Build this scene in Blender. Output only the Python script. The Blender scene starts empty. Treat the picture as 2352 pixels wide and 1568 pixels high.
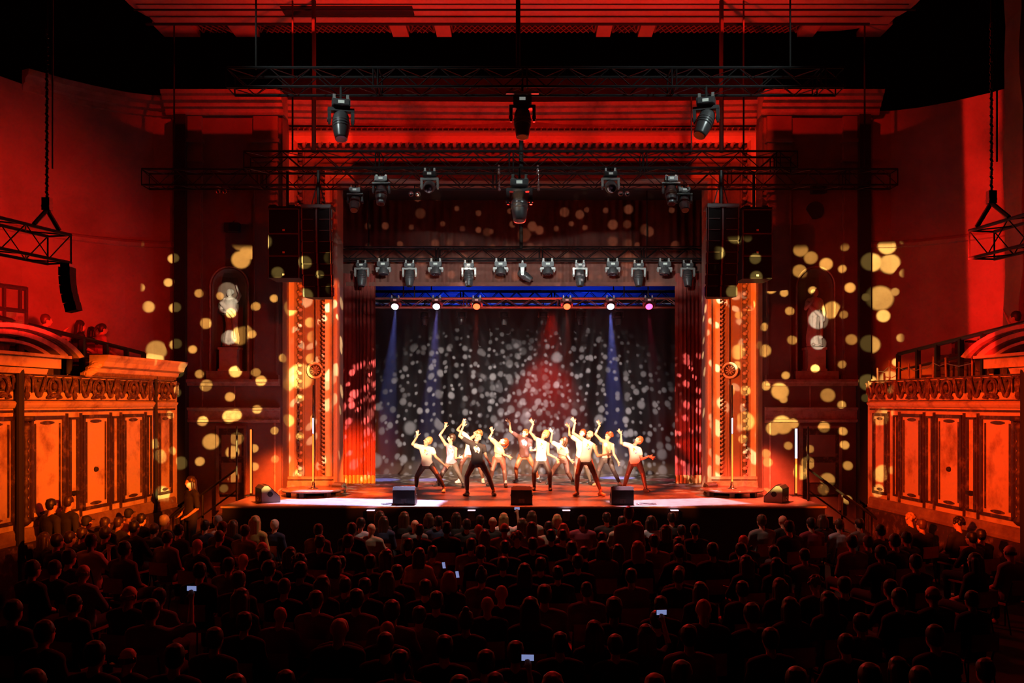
import bpy, math, random
from mathutils import Vector, Matrix
from mathutils.bvhtree import BVHTree
random.seed(7)
SC = bpy.context.scene
C = SC.collection
PI = math.pi
V = Vector
F = 2050.0; CX = 1200.0; HY = 925.0; CZ = 3.5      # focal length, vanishing column, horizon row, camera height
# ------------------------------------------------------------------ camera, world, exposure
cam = bpy.data.cameras.new('camera'); cam.sensor_width = 36; cam.lens = F/2352*36
cam.shift_x = -24/2352; cam.shift_y = 141/2352; cam.clip_start = .05; cam.clip_end = 200
camo = bpy.data.objects.new('camera', cam); C.objects.link(camo)
camo.location = (0, 0, CZ); camo.rotation_euler = (PI/2, 0, 0); SC.camera = camo
W = bpy.data.worlds.new('world'); SC.world = W; W.use_nodes = True
W.node_tree.nodes['Background'].inputs[0].default_value = (.02, .002, .001, 1)
W.node_tree.nodes['Background'].inputs[1].default_value = .02
SC.view_settings.view_transform = 'Standard'; SC.view_settings.look = 'None'
SC.view_settings.exposure = 0.0; SC.view_settings.gamma = 1; SC.view_settings.use_curve_mapping = False
SC.cycles.use_denoising = True
SC.cycles.max_bounces = 5; SC.cycles.diffuse_bounces = 2; SC.cycles.glossy_bounces = 2
SC.cycles.transmission_bounces = 3; SC.cycles.transparent_max_bounces = 6; SC.cycles.volume_bounces = 0
SC.cycles.sample_clamp_indirect = 3.0; SC.cycles.caustics_reflective = False; SC.cycles.caustics_refractive = False
SC.cycles.volume_step_rate = 4

def P(px, py, Y):
    s = F/Y
    return V(((px-CX)/s, Y, CZ-(py-HY)/s))

# ------------------------------------------------------------------ stage lighting
def spot(name, loc, tgt, energy, color, angle, blend=.3, size=.05, gobo=None, shut=None, roll=0.0):
    """theatre spotlight; gobo = (scale, rmin, rmax, keep, seed, soft) throws round dots, shut = (left, right, bottom, top) blades in slope units"""
    L = bpy.data.lights.new(name, 'SPOT'); L.energy = energy; L.color = color
    L.spot_size = math.radians(angle); L.spot_blend = blend; L.shadow_soft_size = size
    o = bpy.data.objects.new(name, L); C.objects.link(o); o.location = loc
    q = (V(tgt)-V(loc)).to_track_quat('-Z', 'Y')
    o.rotation_euler = (q.to_matrix() @ Matrix.Rotation(roll, 3, 'Z')).to_euler()
    if gobo or shut:
        L.use_nodes = True; nt = L.node_tree; N = nt.nodes; K = nt.links
        em = N['Emission']; tc = N.new('ShaderNodeTexCoord'); sep = N.new('ShaderNodeSeparateXYZ'); K.new(tc.outputs['Normal'], sep.inputs[0])
        def m(op, a, b=None, c=None):
            n = N.new('ShaderNodeMath'); n.operation = op
            for i, x in enumerate((a, b, c)):
                if x is None: continue
                if isinstance(x, (int, float)): n.inputs[i].default_value = x
                else: K.new(x, n.inputs[i])
            return n.outputs[0]
        def ss(e0, e1, x):
            n = N.new('ShaderNodeMapRange'); n.interpolation_type = 'SMOOTHSTEP'
            for i, y in ((0, x), (1, e0), (2, e1)):
                if isinstance(y, (int, float)): n.inputs[i].default_value = y
                else: K.new(y, n.inputs[i])
            return n.outputs[0]
        z = m('ABSOLUTE', sep.outputs[2])
        u = m('DIVIDE', sep.outputs[0], z); v = m('DIVIDE', sep.outputs[1], z)
        val = None
        if gobo:
            sc, r0, r1, keep, seed, soft = gobo
            tot = None
            for k in range(2):
                cb = N.new('ShaderNodeCombineXYZ'); K.new(m('ADD', u, seed*1.37+k*5.1), cb.inputs[0]); K.new(m('ADD', v, seed*2.11+k*3.7), cb.inputs[1])
                vo = N.new('ShaderNodeTexVoronoi'); vo.voronoi_dimensions = '2D'; vo.inputs['Scale'].default_value = sc*(1 if k == 0 else .62)
                vo.inputs['Randomness'].default_value = .85
                K.new(cb.outputs[0], vo.inputs['Vector'])
                sr = N.new('ShaderNodeSeparateColor'); K.new(vo.outputs['Color'], sr.inputs[0])
                rad = m('ADD', m('MULTIPLY', m('POWER', sr.outputs[0], 3.0), r1-r0), r0)
                d = m('SUBTRACT', 1.0, ss(m('MULTIPLY', rad, 1-soft), rad, vo.outputs['Distance']))
                d = m('MULTIPLY', d, m('LESS_THAN', sr.outputs[1], keep if k == 0 else keep*.45))
                d = m('MULTIPLY', d, m('ADD', m('MULTIPLY', sr.outputs[2], .8), .4))
                tot = d if tot is None else m('MAXIMUM', tot, d)
            val = tot
        if shut:
            l, r, b, t = shut
            e = .004
            for w in (ss(l-e, l+e, u), m('SUBTRACT', 1.0, ss(r-e, r+e, u)), ss(b-e, b+e, v), m('SUBTRACT', 1.0, ss(t-e, t+e, v))):
                val = w if val is None else m('MULTIPLY', val, w)
        K.new(val, em.inputs['Strength'])
    return o

RED = (1, .012, .006); ORG = (1, .13, .012); AMB = (1, .5, .14); WRM = (1, .72, .48); BLU = (.08, .12, 1); YEL = (1, .60, .14)
#LIGHTS-BEGIN
# orange fronts of the balcony boxes
spot('box_wash_left', (3.2, 7, 5.6), (-8.6, 20.0, 2.9), 26000, (1, .12, .005), 38, 1.0, .15, shut=(-.7, .075, -.14, .09), roll=.13)
spot('box_wash_right', (-3.2, 7, 5.6), (8.6, 20.0, 2.9), 22000, (1, .06, .003), 38, 1.0, .15, shut=(-.075, .7, -.14, .09), roll=-.13)
# red upper walls
spot('upper_wall_left', (-6.0, 12.5, 4.9), (-12.3, 18.6, 5.8), 4300, RED, 62, 1.0, .1, shut=(-9, 9, -.14, .6))
spot('upper_wall_left_dim', (-5.0, 13.5, 4.9), (-11.0, 21.0, 5.6), 260, RED, 50, 1.0, .1, shut=(-9, 9, -.10, 9))
spot('upper_wall_right', (5.2, 10.5, 4.9), (12.3, 19.2, 6.2), 9000, RED, 66, .7, .05, shut=(-.22, -.155, -.2, 9))
spot('upper_wall_right_dim', (4.2, 12.0, 4.9), (11.0, 21.0, 6.0), 420, RED, 60, 1.0, .1, shut=(-9, 9, -.12, 9))
spot('pediment_left', (2, 10, 6.5), (-9.3, 17.0, 4.8), 2200, RED, 36, .8, .1)
spot('pediment_right', (-2, 10, 6.5), (9.3, 17.5, 4.8), 2200, RED, 36, .8, .1)
# proscenium frame and entablature
spot('frame_wash_left', (2.5, 11, 4.2), (-5.5, 23.1, 4.2), 17000, (1, .105, .008), 36, .8, .06, shut=(-.037, .05, -.3, .175))
spot('frame_wash_upper', (-1, 14, 12.3), (-5.5, 23.1, 8.6), 2400, (1, .03, .008), 34, .8, .05, shut=(-.1, .1, -.07, .3))
spot('frame_wash_upper', (1, 14, 12.3), (5.5, 23.1, 8.6), 2400, (1, .03, .008), 34, .8, .05, shut=(-.1, .1, -.07, .3))
spot('frame_wash_right', (-2.5, 11, 4.2), (5.5, 23.1, 4.2), 17000, (1, .11, .008), 36, .8, .06, shut=(-.05, .037, -.3, .175))
for x_, e_ in ((-5.2, 460), (0, 520), (5.2, 460)):
    spot('frame_wash_top', (x_, 19.5, 12.35), (x_, 23.1, 10.85), e_, RED, 125, .6, .03, shut=(-9, 9, -.21, .112))
spot('bay_wash_left', (1.0, 9, 7.0), (-7.5, 22.5, 5.0), 1300, (1, .02, .006), 30, .8, .05)
spot('bay_wash_right', (-1.0, 9, 7.0), (7.5, 22.5, 5.0), 1300, (1, .02, .006), 30, .8, .05)
for sx in (-3.2, 3.2):
    spot('ceiling_wash', (sx, 18.4, 8.6), (sx*1.1, 21.2, 12.8), 850, RED, 120, .8, .1, shut=(-9, 9, -.22, .3))
# dot patterns
spot('dots_left', (1.6, 2.0, 5.4), (-7.0, 22.5, 4.1), 80000, YEL, 25, .25, .02, gobo=(35, .17, .42, .9, 1.0, .25), shut=(-.102, .075, -.135, .15))
spot('dots_right', (-1.6, 2.0, 5.4), (7.0, 22.5, 4.1), 80000, YEL, 25, .25, .02, gobo=(35, .17, .42, .9, 2.6, .25), shut=(-.075, .102, -.135, .15))
for sx, zz, yy in ((-7.36, 5.95, 22.4), (7.42, 5.6, 22.4), (-7.36, 5.15, 22.4), (7.42, 5.02, 22.4), (-7.38, 6.32, 22.4)):
    spot('added_statue_dot', (0, 2.0, 5.2), (sx, yy, zz), 16000, (1, .85, .6), 1.3 if zz > 5.5 else .8, .25, .02)  # added narrow spots brightening the statues, separate from the projected pattern
spot('dots_left_small', (0.8, 16.8, 8.9), (-5.2, 23.2, 3.6), 14000, (1, .75, .4), 33, .3, .02, gobo=(22, .2, .42, .9, 3.3, .3), shut=(-.06, .1, -.6, .6))
spot('dots_right_small', (-0.8, 16.8, 8.9), (5.2, 23.2, 3.6), 14000, (1, .75, .4), 33, .3, .02, gobo=(22, .2, .42, .9, 4.1, .3), shut=(-.1, .06, -.6, .6))
spot('dots_stage_left', (-1.8, 16.8, 8.9), (-1.6, 28.8, 2.3), 42000, (1, .84, .74), 34, .9, .02, gobo=(45, .2, .5, 1, 5.2, .5))
spot('dots_stage_right', (1.8, 16.8, 8.9), (1.6, 28.8, 2.3), 42000, (1, .82, .76), 34, .9, .02, gobo=(45, .2, .5, 1, 6.4, .5))
spot('dots_pelmet', (0, 3.0, 4.4), (0, 25.5, 8.6), 9000, (1, .6, .34), 24, .3, .02, gobo=(50, .18, .4, .6, 7.9, .3), shut=(-.2, .2, -.08, .046))
spot('dots_curtain_left', (1.5, 17, 8.9), (-4.8, 25.5, 2.9), 30000, (1, .5, .5), 24, .8, .02, gobo=(40, .2, .5, .9, 8.3, .4), shut=(-.06, .055, -.3, .13))
spot('dots_curtain_right', (-1.5, 17, 8.9), (4.85, 25.5, 2.9), 30000, (1, .5, .5), 24, .8, .02, gobo=(40, .2, .5, .9, 9.4, .4), shut=(-.055, .06, -.3, .16))
# dancers: warm front light, red tops, cool edge
spot('front_key_left', (-4.5, 9.0, 8.4), (-.6, 23.8, 2.2), 40000, (1, .52, .25), 24, .5, .12, shut=(-.18, .2, -.03, .075))
spot('front_key_right', (4.5, 9.0, 8.4), (.8, 23.8, 2.2), 34000, (1, .56, .33), 24, .5, .12, shut=(-.2, .18, -.03, .075))
spot('lip_wash_left', (-2.6, 23.9, 7.2), (-3.2, 20.75, 1.2), 30000, (.66, .62, 1), 66, .4, .1, shut=(-.2, .37, -.075, .10))
spot('lip_wash_right', (2.6, 23.9, 7.2), (3.4, 20.75, 1.2), 24000, (1, .48, .58), 66, .4, .1, shut=(-.23, .2, -.075, .10))
spot('lip_wash_middle', (0, 23.9, 7.2), (0, 20.6, 1.2), 9000, (1, .10, .02), 50, .8, .1, shut=(-.28, .28, -.06, .2))
spot('floor_top_red_left', (-2.2, 24.2, 7.0), (-1.6, 23.2, 1.2), 17000, (1, .075, .010), 66, .8, .1, gobo=(5.5, .5, 1.0, 1, 2.2, .8))
spot('floor_top_red_right', (2.2, 24.2, 7.0), (1.6, 23.2, 1.2), 17000, (1, .075, .010), 66, .8, .1, gobo=(5.5, .5, 1.0, 1, 3.9, .8))
spot('floor_side_red_left', (-5.6, 21.0, 3.2), (-5.6, 21.6, 1.2), 2600, (1, .09, .012), 100, .9, .1)
spot('floor_side_red_right', (5.6, 21.0, 3.2), (5.6, 21.6, 1.2), 2600, (1, .08, .03), 100, .9, .1)
spot('curtain_low_left', (-3.3, 21.6, 1.45), (-4.9, 25.5, 1.5), 4200, (1, .13, .010), 42, 1, .1)
spot('curtain_low_right', (1.5, 20.6, 1.5), (4.7, 25.5, 1.6), 1500, (1, .05, .01), 40, 1, .1)
spot('backdrop_red', (0.9, 27.0, 6.3), (.7, 28.8, 3.2), 2000, (1, .02, .01), 50, 1.0, .1)
spot('lamp_row_fill', (0, 8, 6.0), (0, 24.4, 7.1), 6500, (.9, 1, .95), 36, .5, .2, shut=(-.34, .34, -.03, .026))  # added fill standing in for stage bounce on the lamp row
spot('truss_top_left', (-6, 13, 12.3), (-2, 19.5, 9.0), 1100, (.85, 1, .95), 44, .8, .1, shut=(-9, 9, -.3, .11))
spot('truss_top_right', (6, 13, 12.3), (2, 19.5, 9.0), 1100, (.85, 1, .95), 44, .8, .1, shut=(-9, 9, -.3, .11))
spot('rear_truss_red', (0, 20.5, 2.2), (0, 27, 6.55), 2600, (1, .03, .03), 70, .6, .1, shut=(-.62, .62, -.03, .03))
# beams through the haze
for (px, c, e) in ((908, (.25, .30, 1), 4400), (1003, (.36, .30, 1), 4800), (1402, (.25, .28, 1), 8500), (1095, (1, .06, .02), 900), (1302, (1, .06, .02), 1400), (1490, (1, .05, .12), 900)):
    a = P(px, 712, 26.9)
    spot('beam', a, (a.x+(a.x*.10 if px != 1402 else .25), 26.7 if px != 1402 else 27.4, 1.2), e, c, 13, .35, .04)
# house
spot('audience_rim', (0, 20.8, 7.6), (0, 9.5, .8), 1250, (1, .02, .012), 125, .8, .35)
spot('audience_front_warm', (0, 17.6, 8.4), (0, 18.0, 1.0), 750, (1, .62, .42), 110, .9, .2, shut=(-.95, .95, -.24, .2))
for sx in (-1, 1):
    spot('rear_wall_blue', (sx*2.2, 29.5, 6.4), (sx*2.0, 30.8, 8.0), 260, (.01, .05, 1), 150, .8, .1)
#LIGHTS-END

# ------------------------------------------------------------------ materials
MATS = {}
def mat(name, col, rough=.6, metal=0.0, emit=0.0, noise=None, bump=None, spec=.5, ecol=None):
    if name in MATS: return MATS[name]
    m = bpy.data.materials.new(name); m.use_nodes = True; MATS[name] = m
    nt = m.node_tree; b = nt.nodes['Principled BSDF']
    b.inputs['Base Color'].default_value = (*col, 1); b.inputs['Roughness'].default_value = rough
    b.inputs['Metallic'].default_value = metal; b.inputs['Specular IOR Level'].default_value = spec
    if emit:
        b.inputs['Emission Color'].default_value = (*(ecol or col), 1); b.inputs['Emission Strength'].default_value = emit
    if noise or bump:
        tc = nt.nodes.new('ShaderNodeTexCoord')
    if noise:
        sc, col2, lo, hi = noise
        n = nt.nodes.new('ShaderNodeTexNoise'); n.inputs['Scale'].default_value = sc; n.inputs['Detail'].default_value = 8; n.inputs['Roughness'].default_value = .65
        nt.links.new(tc.outputs['Object'], n.inputs['Vector'])
        r = nt.nodes.new('ShaderNodeMapRange'); r.inputs[1].default_value = lo; r.inputs[2].default_value = hi
        nt.links.new(n.outputs['Fac'], r.inputs[0])
        mx = nt.nodes.new('ShaderNodeMix'); mx.data_type = 'RGBA'
        mx.inputs[6].default_value = (*col, 1); mx.inputs[7].default_value = (*col2, 1)
        nt.links.new(r.outputs[0], mx.inputs[0]); nt.links.new(mx.outputs[2], b.inputs['Base Color'])
    if bump:
        n = nt.nodes.new('ShaderNodeTexNoise'); n.inputs['Scale'].default_value = bump[0]; n.inputs['Detail'].default_value = 6
        nt.links.new(tc.outputs['Object'], n.inputs['Vector'])
        bp = nt.nodes.new('ShaderNodeBump'); bp.inputs['Strength'].default_value = bump[1]; bp.inputs['Distance'].default_value = .02
        nt.links.new(n.outputs['Fac'], bp.inputs['Height']); nt.links.new(bp.outputs[0], b.inputs['Normal'])
    return m
M_plaster = mat('old plaster', (.56, .44, .34), .8, noise=(1.4, (.20, .12, .09), .5, .68), bump=(9, .35))
M_plasterdark = mat('brown painted plaster', (.17, .10, .07), .7, noise=(2.2, (.30, .21, .15), .45, .7), bump=(14, .4))
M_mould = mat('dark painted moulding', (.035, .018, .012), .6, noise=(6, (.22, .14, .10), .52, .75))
M_orn = mat('painted ornament', (.06, .025, .018), .6, noise=(9, (.30, .2, .14), .5, .75))
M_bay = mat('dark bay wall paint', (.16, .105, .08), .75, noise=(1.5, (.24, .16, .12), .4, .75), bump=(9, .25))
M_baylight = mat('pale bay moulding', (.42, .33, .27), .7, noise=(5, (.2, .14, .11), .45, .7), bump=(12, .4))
M_upper = mat('bare rendered wall', (.42, .34, .30), .9, noise=(.6, (.26, .20, .17), .4, .7), bump=(4, .5))
M_flat = mat('cream proscenium paint', (.66, .55, .42), .6, noise=(3, (.5, .38, .28), .5, .8))
M_panel = mat('brown proscenium panel', (.22, .15, .11), .6, noise=(4, (.3, .2, .15), .5, .8))
M_rope = mat('leaf moulding paint', (.36, .26, .2), .5)
M_corn = mat('cornice plaster', (.40, .31, .25), .8, noise=(3, (.2, .14, .11), .45, .75), bump=(12, .5))
M_ceil = mat('ceiling plaster', (.5, .42, .36), .9, noise=(.9, (.38, .3, .26), .45, .7))
M_grille = mat('dark metal lattice', (.09, .07, .06), .7)
M_black = mat('matt black', (.012, .012, .012), .8)
M_blackg = mat('satin black metal', (.018, .018, .02), .35, metal=.2)
M_truss = mat('black painted truss', (.03, .03, .032), .35, metal=.6)
M_alu = mat('bare aluminium truss', (.45, .45, .46), .3, metal=.9)
M_carpet = mat('dark auditorium floor', (.02, .015, .015), .9)
M_deck = mat('black stage floor', (.15, .135, .13), .34, noise=(5, (.09, .08, .075), .45, .6), bump=(26, .12))
M_fascia = mat('black stage fascia', (.008, .009, .010), .6)
M_edge = mat('pale stage edge trim', (.6, .6, .62), .4)
M_velvet = mat('dark red velvet', (.32, .055, .04), .75, noise=(3, (.22, .03, .025), .45, .7))
M_pelmet = mat('brown red pelmet cloth', (.20, .07, .05), .8, noise=(2, (.13, .04, .03), .45, .7))
M_fringe = mat('gold fringe', (.62, .36, .10), .6)
M_drape = mat('black drape', (.045, .043, .046), .9)
M_rear = mat('painted rear wall', (.25, .25, .28), .9)
M_marble = mat('weathered marble', (.62, .58, .52), .5, noise=(5, (.35, .31, .27), .5, .75), bump=(20, .3))
M_steel = mat('chrome steel', (.8, .78, .76), .15, metal=1)
M_spk = mat('black speaker grille', (.006, .007, .0078), .6, spec=.2, bump=(160, .3))
M_spkedge = mat('speaker cabinet edge', (.2, .21, .22), .3, metal=.3)
M_badge = mat('small pale badge', (.75, .75, .7), .4)
M_lgrey = mat('grey lamp casing', (.09, .09, .095), .32, metal=.35)
M_lpale = mat('pale lamp yoke', (.34, .34, .33), .35, metal=.4)
M_lens = mat('dark glass lens', (.03, .02, .03), .08)
M_glass = mat('dull glass pane', (.10, .03, .04), .15)
M_wood = mat('orange wood', (.42, .15, .04), .45, noise=(7, (.3, .1, .03), .4, .7))
M_seat = mat('red seat cloth', (.30, .05, .04), .8)
M_chain = mat('chain steel', (.05, .05, .05), .45, metal=.6)
M_screen = mat('lit phone screen', (.7, .8, 1), .3, emit=.45, ecol=(.4, .5, 1))
M_screenr = mat('lit red screen', (1, .35, .28), .3, emit=1.4)
M_led_glow_o = mat('orange led tube and pole glow', (1, .25, .05), .4, emit=2.2, ecol=(1, .15, .02))  # led battens, and the glow put onto the chrome poles
M_led_glow_w = mat('white blue led tube and pole glow', (.7, .75, 1), .4, emit=2.2, ecol=(.66, .68, 1))
M_lit_w = mat('lit cool white lens', (1, 1, 1), .3, emit=9, ecol=(.62, .68, 1))
M_lit_r = mat('lit red lens', (1, .3, .1), .3, emit=5, ecol=(1, .07, .02))
M_lit_p = mat('lit pink lens', (1, .2, .4), .3, emit=5, ecol=(1, .06, .2))
M_disp = mat('lamp display', (.5, .55, .5), .3, emit=.35)
def wavecloth(name): return MATS[name]

# ------------------------------------------------------------------ mesh helpers
class MB:
    def __init__(s): s.v = []; s.f = []
    def add(s, vs, fs):
        b = len(s.v); s.v += [tuple(p) for p in vs]; s.f += [tuple(i+b for i in q) for q in fs]
    def box(s, c, d, R=None):
        c = V(c); vs = []
        for k in range(8):
            p = V(((k & 1)-.5, ((k >> 1) & 1)-.5, ((k >> 2) & 1)-.5)); p = V((p.x*d[0], p.y*d[1], p.z*d[2]))
            if R is not None: p = R @ p
            vs.append(c+p)
        s.add(vs, [(0, 2, 3, 1), (4, 5, 7, 6), (0, 1, 5, 4), (2, 6, 7, 3), (0, 4, 6, 2), (1, 3, 7, 5)]); return s
    def bbox(s, a, b): return s.box([(a[i]+b[i])/2 for i in range(3)], [abs(b[i]-a[i]) for i in range(3)])
    def cyl(s, p, q, r, n=8, r2=None):
        p = V(p); q = V(q); r2 = r if r2 is None else r2; d = q-p
        if d.length < 1e-6: return s
        R = d.to_track_quat('Z', 'Y').to_matrix(); vs = []
        for (c, rr) in ((p, r), (q, r2)):
            for k in range(n):
                a = 2*PI*k/n; vs.append(c+R @ V((rr*math.cos(a), rr*math.sin(a), 0)))
        s.add(vs, [(k, (k+1) % n, n+(k+1) % n, n+k) for k in range(n)]+[tuple(range(n-1, -1, -1)), tuple(range(n, 2*n))]); return s
    def tube(s, pts, r, n=6):
        for a, b in zip(pts[:-1], pts[1:]): s.cyl(a, b, r, n)
        return s
    def ell(s, c, r, R=None, nu=12, nv=8):
        c = V(c); vs = []
        if isinstance(r, (int, float)): r = (r, r, r)
        for j in range(1, nv):
            t = PI*j/nv
            for i in range(nu):
                a = 2*PI*i/nu; p = V((r[0]*math.sin(t)*math.cos(a), r[1]*math.sin(t)*math.sin(a), r[2]*math.cos(t)))
                vs.append(c+(R @ p if R is not None else p))
        top = V((0, 0, r[2])); bot = V((0, 0, -r[2]))
        vs += [c+(R @ top if R is not None else top), c+(R @ bot if R is not None else bot)]
        T = (nv-1)*nu; fs = []
        for j in range(nv-2):
            for i in range(nu): fs.append((j*nu+i, (j+1)*nu+i, (j+1)*nu+(i+1) % nu, j*nu+(i+1) % nu))
        for i in range(nu): fs.append((T, i, (i+1) % nu)); fs.append((T+1, (nv-2)*nu+(i+1) % nu, (nv-2)*nu+i))
        s.add(vs, fs); return s
    def loft(s, rings, closed=True, caps=True):
        n = len(rings[0]); vs = [p for r in rings for p in r]; fs = []
        for j in range(len(rings)-1):
            for i in range(n if closed else n-1):
                fs.append((j*n+i, j*n+(i+1) % n, (j+1)*n+(i+1) % n, (j+1)*n+i))
        if caps and closed: fs += [tuple(range(n-1, -1, -1)), tuple(range((len(rings)-1)*n, len(rings)*n))]
        s.add(vs, fs); return s
    def lathe(s, prof, org, n=16, R=None):
        org = V(org); rings = []
        for (r, z) in prof:
            rings.append([org+(R @ V((r*math.cos(2*PI*k/n), r*math.sin(2*PI*k/n), z)) if R is not None else V((r*math.cos(2*PI*k/n), r*math.sin(2*PI*k/n), z))) for k in range(n)])
        return s.loft(rings)
    def cap(s, p, q, r1, r2=None, n=10, squash=None):
        """capsule with tapered radius; squash = (axis, factor)"""
        p = V(p); q = V(q); r2 = r1 if r2 is None else r2; d = (q-p)
        R = (d if d.length > 1e-5 else V((0, 0, 1))).to_track_quat('Z', 'Y').to_matrix(); rings = []
        def ring(c, r): return [c+R @ V((r*math.cos(2*PI*k/n), r*math.sin(2*PI*k/n), 0)) for k in range(n)]
        ax = R @ V((0, 0, 1))
        for t in (80, 50, 25): rings.append(ring(p-ax*r1*math.sin(math.radians(t)), r1*math.cos(math.radians(t))))
        rings.append(ring(p, r1)); rings.append(ring(q, r2))
        for t in (25, 50, 80): rings.append(ring(q+ax*r2*math.sin(math.radians(t)), r2*math.cos(math.radians(t))))
        if squash:
            a, k = squash; a = V(a).normalized(); mid = p
            rings = [[v-a*((v-mid).dot(a))*(1-k)+a*0 for v in r] for r in rings]
        return s.loft(rings)
    def grid(s, rows):
        n = len(rows[0]); s.add([p for r in rows for p in r], [(j*n+i, j*n+i+1, (j+1)*n+i+1, (j+1)*n+i) for j in range(len(rows)-1) for i in range(n-1)]); return s
    def mesh(s, name, material=None, smooth=False):
        me = bpy.data.meshes.new(name); me.from_pydata(s.v, [], s.f); me.update()
        if material: me.materials.append(material)
        if smooth:
            me.shade_smooth()
        return me
    def obj(s, name, material=None, parent=None, smooth=False, loc=None):
        return link(name, s.mesh(name, material, smooth), parent, loc)
def link(name, me, parent=None, loc=None):
    o = bpy.data.objects.new(name, me); C.objects.link(o)
    if parent is not None: o.parent = parent
    if loc is not None: o.location = loc
    return o
def thing(name, label, cat, loc=(0, 0, 0), rot=0, group=None):
    o = bpy.data.objects.new(name, None); C.objects.link(o); o.location = loc; o.rotation_euler = (0, 0, rot); o.empty_display_size = .1
    return tag(o, label, cat, group)
def tag(o, label, cat, group=None, kind=None):
    o['label'] = label; o['category'] = cat
    if group: o['group'] = group
    if kind: o['kind'] = kind
    return o
def struct(name, mb, m, label, smooth=False):
    o = mb.obj(name, m, smooth=smooth); o['kind'] = 'structure'; o['label'] = label; o['category'] = name.split('_')[0]; return o
def dup(root, loc=None, rotz=None, label=None, group=None):
    r = root.copy(); C.objects.link(r)
    if loc is not None: r.location = loc
    if rotz is not None: r.rotation_euler = (0, 0, rotz)
    if label: r['label'] = label
    if group: r['group'] = group
    def rec(a, b):
        for ch in list(a.children):
            c = ch.copy(); C.objects.link(c); c.parent = b; rec(ch, c)
    rec(root, r); return r
def kid(root, name):
    for ch in root.children_recursive:
        if ch.name.split('.')[0] == name: return ch
ORD = ['first', 'second', 'third', 'fourth', 'fifth', 'sixth', 'seventh', 'eighth', 'ninth', 'tenth', 'eleventh', 'twelfth', 'thirteenth', 'fourteenth', 'fifteenth', 'sixteenth', 'seventeenth', 'eighteenth', 'nineteenth', 'twentieth', 'twenty-first', 'twenty-second', 'twenty-third', 'twenty-fourth', 'twenty-fifth', 'twenty-sixth', 'twenty-seventh', 'twenty-eighth', 'twenty-ninth', 'thirtieth']
def remesh(mb, voxel, sm=3, name='body', material=None):
    me = mb.mesh('tmp'); ob = bpy.data.objects.new('tmp', me); C.objects.link(ob)
    r = ob.modifiers.new('r', 'REMESH'); r.mode = 'VOXEL'; r.voxel_size = voxel; r.use_smooth_shade = True
    if sm:
        k = ob.modifiers.new('s', 'SMOOTH'); k.iterations = sm; k.factor = .5
    dg = bpy.context.evaluated_depsgraph_get()
    out = bpy.data.meshes.new_from_object(ob.evaluated_get(dg)); out.name = name
    bpy.data.objects.remove(ob); bpy.data.meshes.remove(me)
    out.materials.clear()
    if material: out.materials.append(material)
    return out
def sweep(path, prof, closed=False, mb=None, inside=None):
    """path: plan points (x,y); prof: (out,z) pairs, out measured towards the right-hand normal of the path"""
    mb = mb or MB(); n = len(path); rings = []
    for i in range(n):
        p = V(path[i][:2]); d0 = (p-V(path[i-1][:2])) if i > 0 else None; d1 = (V(path[i+1][:2])-p) if i < n-1 else None
        if d0 is None: d0 = d1
        if d1 is None: d1 = d0
        d0 = d0.normalized(); d1 = d1.normalized(); n0 = V((d0.y, -d0.x)); n1 = V((d1.y, -d1.x)); nn = (n0+n1)
        nn = nn/ max(nn.length_squared/2, .3)
        rings.append([V((p.x+nn.x*o, p.y+nn.y*o, z)) for (o, z) in prof])
    mb.loft(rings, closed=True, caps=True); return mb
# ------------------------------------------------------------------ the room shell
def LWY(px):                                         # left box wall: photo column -> plan point
    Y = 10.54/(.1-(px-CX)/F); return V((-8.4-(21.4-Y)*.1, Y))
def mirp(path): return [(-p[0], p[1]) for p in reversed(path)]
def sides(fn):
    for sg, nm in ((1, 'left'), (-1, 'right')): fn(sg, nm)
def mp(path, sg): return [tuple(p[:2]) for p in path] if sg > 0 else mirp([tuple(p[:2]) for p in path])

fl = MB(); fl.bbox((-13, -2, -.2), (13, 19.9, 0)); struct('floor', fl, M_carpet, 'dark auditorium floor under the seated audience')
c = MB()
# ceiling slab with rounded far corners
ring = []
for k in range(9):
    a = PI/2*k/8; ring.append((-7.6-1.6*math.cos(a), 20.9+1.5*math.sin(a)))
ring += [(-x, y) for (x, y) in reversed(ring)]
ring = [(-9.2, -2)]+ring+[(9.2, -2)]
c.loft([[V((x, y, 12.82)) for x, y in ring], [V((x, y, 13.1)) for x, y in ring]])
struct('ceiling', c, M_ceil, 'red lit plaster ceiling above the stage arch')
# beams and lattice panels at the far edge of the ceiling
XB = [-9.0, -8.1, -7.0, -6.25, -3.1, -2.7, -1.95, 1.93, 2.3, 3.0, 3.35, 6.7, 7.2, 8.2]
bm = MB()
bm.bbox((-8.9, 21.3, 12.70), (8.9, 21.75, 12.83)); bm.bbox((-8.9, 20.55, 12.66), (8.9, 21.12, 12.83)); bm.bbox((-8.9, 19.0, 12.6), (8.9, 20.35, 12.83))
for a, b in ((-9.0, -8.1), (-7.2, -6.6), (-3.25, -2.85), (-2.15, -1.78), (1.85, 2.2), (2.9, 3.25), (6.9, 7.3), (8.4, 9.0)):
    bm.bbox((a, 21.7, 12.70), (b, 22.45, 12.83))
struct('trim_1', bm, M_ceil, 'raised plaster beams crossing the ceiling')
pp = MB(); pp.cyl((-8.9, 21.1, 12.45), (8.2, 21.1, 12.45), .035); pp.cyl((-8.9, 20.45, 12.5), (9, 20.45, 12.5), .025)
tag(pp.obj('ceiling_pipe', M_black), 'thin black pipes running across under the red ceiling beams', 'pipe')
gp = [(-6.55, -3.3), (-2.8, -2.2), (-1.74, 1.8), (2.25, 2.85), (3.3, 6.85), (-8.0, -7.25)]
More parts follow.
